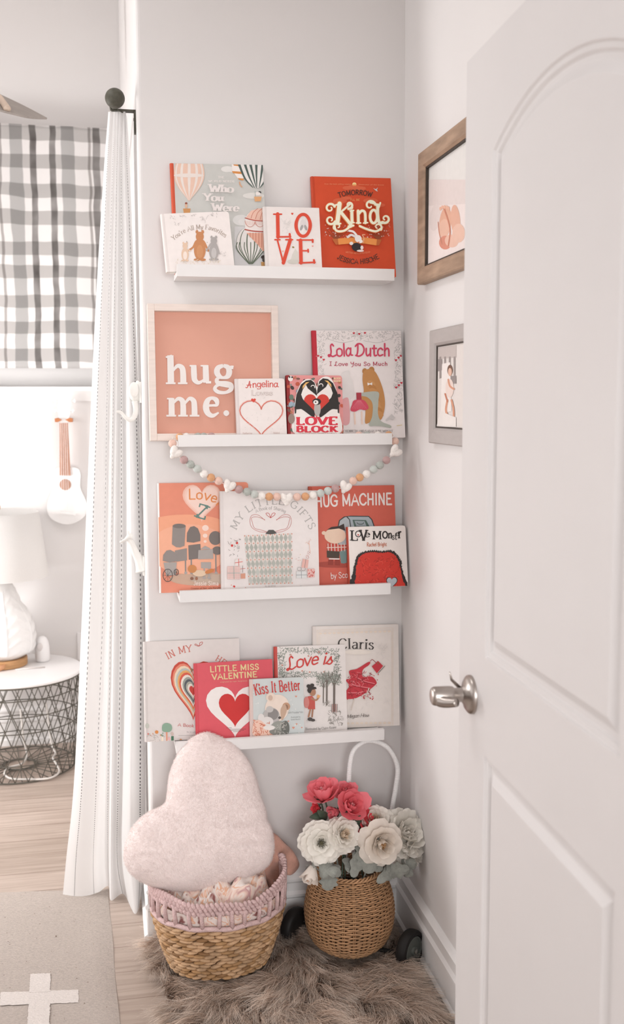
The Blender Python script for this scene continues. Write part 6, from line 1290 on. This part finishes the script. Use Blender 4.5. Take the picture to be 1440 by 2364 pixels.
D = [0]
for a, c in zip(hpth, hpth[1:]): D.append(D[-1]+np.linalg.norm(c-a))
m_vinyl = mat('white_wrap', rgb('e6e2df', 1.25), .4, noise=.02, nscale=80)
ns = int(D[-1]/.0016); hp2 = [np.array([np.interp(D[-1]*i/ns, D, [p[q] for p in hpth]) for q in range(3)]) for i in range(ns+1)]
mb = MB(); mb.tube(hp2, [.0064+.00045*math.sin(i*2*math.pi/3.2) for i in range(ns+1)], 12); mb.build('handle', m_vinyl, t, smooth=True)
m_tyre = mat('black_rubber', rgb('201d1c'), .6, noise=.1, nscale=60); m_hub = mat('grey_hub', rgb('5d615c'), .45, noise=.06, nscale=40); m_bolt = mat('hub_bolt', rgb('9a9790'), .35, metal=.8, noise=.05, nscale=60)
for wx, wy, s_ in ((-.050, -.268, 1), (-.318, -.092, -1)):
    ax = Vector((.66*s_, -.75*s_, 0)).normalized(); Rw = ax.to_track_quat('Z', 'Y').to_matrix(); wz = .058
    def turn(prof, m, name, par):
        mb = MB(); n_ = 40; P = []
        for r_, h_ in prof: P += [np.array((wx, wy, wz))+np.array(Rw @ Vector((r_*math.cos(2*math.pi*k/n_), r_*math.sin(2*math.pi*k/n_), h_))) for k in range(n_)]
        mb.add(P, [(i*n_+k, i*n_+(k+1) % n_, (i+1)*n_+(k+1) % n_, (i+1)*n_+k) for i in range(len(prof)-1) for k in range(n_)]+[tuple(range((len(prof)-1)*n_, len(prof)*n_)), tuple(range(n_))[::-1]])
        return mb.build(name, m, par, smooth=False, angle=.7)
    w_ = turn([(.034, -.016), (.044, -.016), (.049, -.012), (.051, -.004), (.051, .006), (.048, .013), (.042, .016), (.038, .014), (.037, .011)], m_tyre, 'wheel', t)
    for prof, m_, nm in (([(.037, .0105), (.036, .014), (.033, .0145), (.031, .0125), (.012, .0115), (.011, .016), (.010, .017)], m_hub, 'hub'), ([(.006, .0165), (.006, .020), (.004, .0215)], m_bolt, 'bolt')):
        q = turn(prof, m_, nm, None); q.parent = w_; q.location = -Vector(t.location)
mb = MB(); mb.tube([(-.055, -.262, .040), (-.313, -.096, .040)], .006, 10); mb.build('axle', m_tyre, t)
# ------------------------------------------------------------------ the flowers in the rolling basket
def frame_from(axis, roll=0.):
    z = Vector(axis).normalized(); x = z.cross(Vector((0, 0, 1))) if abs(z.z) < .95 else Vector((1, 0, 0)); x.normalize(); y = z.cross(x)
    M = Matrix((x, y, z)).transposed(); return M @ Matrix.Rotation(roll, 3, 'Z')
def petal(mb, c, M, phi, L, Wd, a0, a1, r0, z0, cup, ruf, seed, tip=.0, m=0):
    """one curved petal rising from the bloom's axis; a0, a1: lean from the axis at foot and lip (degrees)"""
    nu, nv = 8, 9; rnd = random.Random(seed); ph = [rnd.uniform(0, 6) for _ in range(3)]; r, z = r0, z0; P = [[None]*(nv+1) for _ in range(nu+1)]
    for j in range(nv+1):
        v = j/nv; al = math.radians(a0+(a1-a0)*v**1.4)
        if j: r += L/nv*math.sin(al); z += L/nv*math.cos(al)
        w = Wd*(math.sin(math.pi*min(1, .10+.80*v**.8))**.55)*(1-tip*max(0, v-.6)/.4)
        for i in range(nu+1):
            u = -1+2*i/nu; rw = max(r, .0045); an = phi+u*w*.5/max(rw, Wd*.42); rr = r-cup*w*u*u*.25+ruf*(v**2)*math.sin(u*6+ph[0])*.5
            zz = z-(.10*w*u*u if v > .5 else 0)*(v-.5)*2+ruf*v*v*math.sin(u*7+ph[1]); P[i][j] = tuple(np.array(c)+np.array(M @ Vector((rr*math.cos(an), rr*math.sin(an), zz))))
    mb.grid(P, m)
def bloom(name, label, c, axis, R, kind, group, cols, foot, leaf_col, leaves=(), seed=1, centre=None):
    c = np.array(c, float); M = frame_from(axis, seed); ax = np.array(M @ Vector((0, 0, 1))); t = thing(name, label, 'flower', tuple(c), group); rnd = random.Random(seed)
    mb = MB(); LY = {'rose': [(3, .5, .7, -10, -28, .03, 0, .6), (4, .62, .85, -4, -20, .09, 0, .6), (5, .74, 1.0, 4, -12, .16, 0, .6), (5, .86, 1.1, 14, 0, .22, 0, .5), (5, .95, 1.15, 28, 22, .27, -.01, .4), (6, 1.02, 1.2, 46, 62, .29, -.03, .2), (6, 1.04, 1.2, 64, 100, .3, -.07, .1)],
             'peony': [(5, .5, .5, -4, -14, .04, .0, .4), (6, .62, .7, 2, -10, .1, .0, .4), (7, .78, .85, 10, 4, .17, .0, .4), (7, .92, .95, 24, 26, .22, 0, .3), (7, 1.0, 1.0, 42, 56, .24, -.02, .2), (7, 1.05, 1.05, 60, 84, .25, -.05, .1), (6, 1.06, 1.05, 78, 112, .25, -.09, .1)],
             'open': [(6, .62, .62, 22, 46, .14, 0, .3), (7, .86, .8, 38, 66, .16, 0, .2), (8, 1.02, .9, 54, 84, .18, -.02, .1), (8, 1.1, 1., 70, 104, .2, -.05, .1)],
             'ranunculus': [(3, .55, .6, -8, -22, .05, .1, .6), (4, .68, .8, 2, -16, .14, .06, .6), (5, .82, 1.0, 14, -6, .22, .03, .5), (5, .95, 1.1, 34, 6, .26, 0, .4), (5, 1.05, 1.15, 58, 40, .26, -.03, .3)],
             'bud': [(3, .8, .7, -4, -22, .06, 0, .6), (4, .92, .95, 4, -16, .14, 0, .5), (5, 1.0, 1.05, 14, -2, .19, -.02, .4), (4, 1.02, 1.05, 26, 26, .22, -.05, .3)]}[kind]
    for li, (n, L, Wd, a0, a1, r0, z0, cup) in enumerate(LY):
        for k in range(n): petal(mb, c-ax*R*.35, M, 2*math.pi*(k+rnd.uniform(-.12, .12))/n+li*.7, L*R*rnd.uniform(.93, 1.07), Wd*R*1.45, a0+rnd.uniform(-7, 7), a1+rnd.uniform(-20, 14), r0*R, z0*R, cup, R*(.035 if li > 1 else .015)*(1.5 if kind in ('open', 'peony') else 1), seed*97+li*13+k, 0, min(1, li//(len(LY)//2)))
    mb.build('petals', cols, t, smooth=True)
    if centre:
        mb = MB(); mb.ell(c-ax*R*.12, (R*.10, R*.10, R*.10), 10, 8)
        for k in range(26): a = k*2.4; rr = R*(.06+.011*k)*.55; b_ = c-ax*R*.25+np.array(M @ Vector((rr*math.cos(a), rr*math.sin(a), 0))); e = b_+ax*R*.36+np.array(M @ Vector((rr*.5*math.cos(a), rr*.5*math.sin(a), 0))); mb.tube([b_, e], R*.012, 5); mb.ell(e, (R*.028,)*3, 6, 4)
        mb.build('stamens', centre, t, smooth=True)
    mb = MB(); 
    for k in range(5): petal(mb, c-ax*R*.42, M, 2*math.pi*k/5, R*.62, R*.30, 78, 30 if kind != 'open' else 60, R*.05, -R*.02, .3, 0, seed+k, .7)
    mb.build('calyx', leaf_col, t, smooth=True)
    b_ = c-ax*R*.4; f = np.array(foot); mb = MB(); mb.tube(cat_rom([b_, b_-ax*R*.8, b_*.4+f*.6+np.array([0, 0, .01]), f], 6), .0022, 7); mb.build('stem', leaf_col, t, smooth=True)
    for lf in leaves: mb = MB(); leaf(mb, *lf); mb.build('leaf', leaf_col, t, smooth=True)
    return t
def leaf(mb, base, tipp, width, nrm, bend=.15, lobes=0, cup=.15):
    base = np.array(base, float); tipp = np.array(tipp, float); d = tipp-base; L = np.linalg.norm(d); d /= L; n = np.array(nrm, float); n -= d*(n@d); n /= np.linalg.norm(n); s = np.cross(d, n); P = []
    nv, nu = 18, 8
    for i in range(nu+1):
        u = -1+2*i/nu; row = []
        for j in range(nv+1):
            v = j/nv; w = width*math.sin(math.pi*min(1, .06+.94*v**.85))**.75 if not lobes else width*(math.sin(math.pi*min(1, .10+.88*v**.75))**.6)*(1+.16*math.sin(v*lobes*math.pi))
            row.append(tuple(base+d*L*v+s*w*u*.5+n*(L*bend*math.sin(math.pi*v*.9)-cup*width*u*u*.5*(1 if v < .98 else .5)-.02*width*(abs(u) < .13))))
        P.append(row)
    mb.grid(P); P2 = [[tuple(np.array(p)-n*.0008) for p in r_] for r_ in P]; mb.grid(P2[::-1])
def pm(k, h, tr=.25): return mat('petal_'+k, rgb(h, 1.15), .6, noise=.05, nscale=60, trans=tr)
WH = [pm('cream_heart', 'e3d3c0'), pm('white', 'ede3db')]; CR = [pm('apricot_heart', 'e0bf97'), pm('cream', 'eadfd5')]; CO = [pm('coral_light', 'f5b0b4'), pm('coral', 'ef7f88')]; RD = [pm('red_heart', 'd9605f'), pm('red', 'e2565f')]; PK = [pm('blush_heart', 'e0c3ae'), pm('blush', 'ecdfd6')]
m_lf = mat('dark_leaf', rgb('4d5a4c', 1.0), .5, noise=.2, nscale=40); m_dm = mat('dusty_leaf', rgb('94968f', 1.0), .9, noise=.12, nscale=120, bump=.4, bscale=300, sheen=.3); m_st = mat('stamens', rgb('6b6650'), .6, noise=.2, nscale=80)
YFL = -.215; FP = lambda x, y, Y=YFL: np.array(atY(690+x/4.645, 1780+y/4.645, Y)); FT = lambda i: (LX0+.045*math.cos(i*2.1), LY0+.045*math.sin(i*2.1), .085)
V = lambda a, b, c: (a, b, c)
bloom('coral_ranunculus', 'coral red ranunculus seen from the side, highest flower in the wicker basket', FP(262, 236, -.175), V(-.28, -.18, 1), .050, 'ranunculus', 'coral flowers in the wicker basket', CO, FT(0), m_lf, [(FP(290, 470, -.17), FP(105, 500, -.20), .022, (0, -1, .6)), (FP(300, 520, -.17), FP(190, 420, -.20), .024, (0, -1, .4))], 2)
bloom('coral_ranunculus', 'light coral ranunculus facing the viewer, between the red blooms and above the white ones', FP(565, 372, -.215), V(.1, -.80, .62), .045, 'ranunculus', 'coral flowers in the wicker basket', CO, FT(1), m_lf, [(FP(560, 590, -.19), FP(660, 470, -.23), .026, (0, -1, .3)), (FP(470, 560, -.19), FP(560, 470, -.22), .02, (0, -1, .3))], 3)
bloom('coral_ranunculus', 'coral ranunculus half hidden behind the light coral one', FP(505, 235, -.155), V(.0, -.3, 1), .036, 'ranunculus', 'coral flowers in the wicker basket', CO, FT(2), m_lf, (), 4)
bloom('coral_ranunculus', 'deep red bloom with hanging petals behind the cream rose', FP(720, 500, -.175), V(.75, -.35, .45), .042, 'peony', 'coral flowers in the wicker basket', RD, FT(3), m_lf, [(FP(600, 720, -.17), FP(640, 560, -.2), .026, (0, -1, .2))], 5)
bloom('coral_ranunculus', 'small red bud tucked beneath the highest coral flower', FP(190, 400, -.165), V(-.5, -.5, .2), .024, 'bud', 'coral flowers in the wicker basket', RD, FT(4), m_lf, (), 6)
bloom('coral_ranunculus', 'pink-red drooping petals left of the light coral ranunculus', FP(385, 440, -.185), V(-.7, -.4, .05), .028, 'bud', 'coral flowers in the wicker basket', CO, FT(5), m_lf, (), 7)
bloom('white_anemone', 'white open flower with dark stamens at the left of the wicker basket', FP(240, 775, -.252), V(-.12, -.92, .30), .046, 'open', 'white flowers in the wicker basket', [pm('pure', 'eee4dc'), WH[1]], FT(6), m_dm, (), 8, m_st)
bloom('white_peony', 'white peony with creamy heart, right of the dark-centred flower', FP(482, 680, -.248), V(.25, -.80, .45), .039, 'peony', 'white flowers in the wicker basket', WH, FT(7), m_dm, (), 9)
bloom('cream_rose', 'cream rose with apricot heart over the right rim of the wicker basket', FP(893, 785, -.262), V(.05, -.97, .12), .047, 'rose', 'white flowers in the wicker basket', CR, FT(8), m_dm, (), 10)
bloom('white_peony', 'full white peony at the right edge of the bouquet, beside the wall', FP(1135, 660, -.205), V(.35, -.70, .55), .058, 'peony', 'white flowers in the wicker basket', [WH[1], pm('pure', 'eee4dc')], FT(9), m_dm, [(FP(960, 600, -.16), FP(900, 410, -.15), .022, (0, -1, .2))], 11)
bloom('white_peony', 'half-open cream peony behind the top of the cream rose', FP(815, 530, -.195), V(-.25, -.55, .8), .040, 'peony', 'white flowers in the wicker basket', WH, FT(10), m_dm, (), 12)
bloom('rose_bud', 'small blush rosebud hanging over the left rim of the wicker basket', FP(128, 1090, -.265), V(-.35, -.55, -.55), .042, 'bud', 'white flowers in the wicker basket', PK, FT(11), m_dm, (), 13)
bloom('white_peony', 'ruffled white bloom low at the far right of the bouquet', FP(1235, 850, -.21), V(.55, -.6, -.1), .044, 'peony', 'white flowers in the wicker basket', [WH[1], WH[1]], FT(12), m_dm, (), 14)
def dusty(label, stem_pts, leaves):
    t = thing('dusty_miller', label, 'foliage stem', tuple(stem_pts[0]), 'grey leaf stems in the wicker basket')
    MB().tube(cat_rom(stem_pts, 6), .0022, 7).build('stem', m_dm, t, smooth=True)
    for lf in leaves: mb = MB(); leaf(mb, lf[0], np.array(lf[0])+(np.array(lf[1])-np.array(lf[0]))*1.08, lf[2]*1.3, *lf[3:]); mb.build('leaf', m_dm, t, smooth=True)
dusty('grey felted leaf stem hanging over the left front rim of the wicker basket', [FP(330, 960, -.24), FP(420, 1080, -.22), FT(0)], [(FP(350, 980, -.25), FP(260, 1140, -.275), .040, (.1, -1, .3), .25, 0, .5), (FP(330, 1130, -.262), FP(300, 1270, -.268), .036, (.0, -1, .2), .12, 5), (FP(370, 1000, -.24), FP(415, 1130, -.262), .026, (.4, -1, .2), .12, 3), (FP(330, 1010, -.25), FP(385, 1120, -.285), .034, (.2, -1, .6), .3, 0, .5)])
dusty('grey felted leaf stem between the white peony and the cream rose', [FP(700, 700, -.20), FP(680, 950, -.2), FT(1)], [(FP(650, 880, -.23), FP(580, 1120, -.262), .030, (.1, -1, .1), .08, 5), (FP(720, 780, -.23), FP(760, 1075, -.255), .052, (0, -1, .2), .10, 7), (FP(640, 700, -.20), FP(700, 830, -.235), .030, (0, -1, .2), .1, 5), (FP(690, 640, -.19), FP(730, 720, -.21), .026, (0, -1, .3), .1, 3), (FP(820, 900, -.22), FP(850, 1070, -.25), .034, (.1, -1, .2), .1, 5), (FP(520, 930, -.22), FP(545, 1080, -.25), .024, (.2, -1, .1), .08, 3)])
dusty('grey felted leaf stem spreading over the right rim of the wicker basket', [FP(960, 1000, -.22), FP(900, 1060, -.2), FT(2)], [(FP(965, 1080, -.245), FP(1165, 1050, -.265), .030, (.1, -1, .35), .15, 5, .3), (FP(985, 1060, -.24), FP(845, 1190, -.272), .022, (-.1, -1, .5), .15, 3), (FP(1110, 1040, -.235), FP(1245, 980, -.25), .028, (.1, -1, .4), .2, 3, .4), (FP(1000, 1030, -.24), FP(940, 1160, -.262), .024, (.2, -1, .2), .1, 3), (FP(1120, 1060, -.24), FP(1215, 1110, -.26), .022, (.1, -1, .4), .2, 0, .4)])
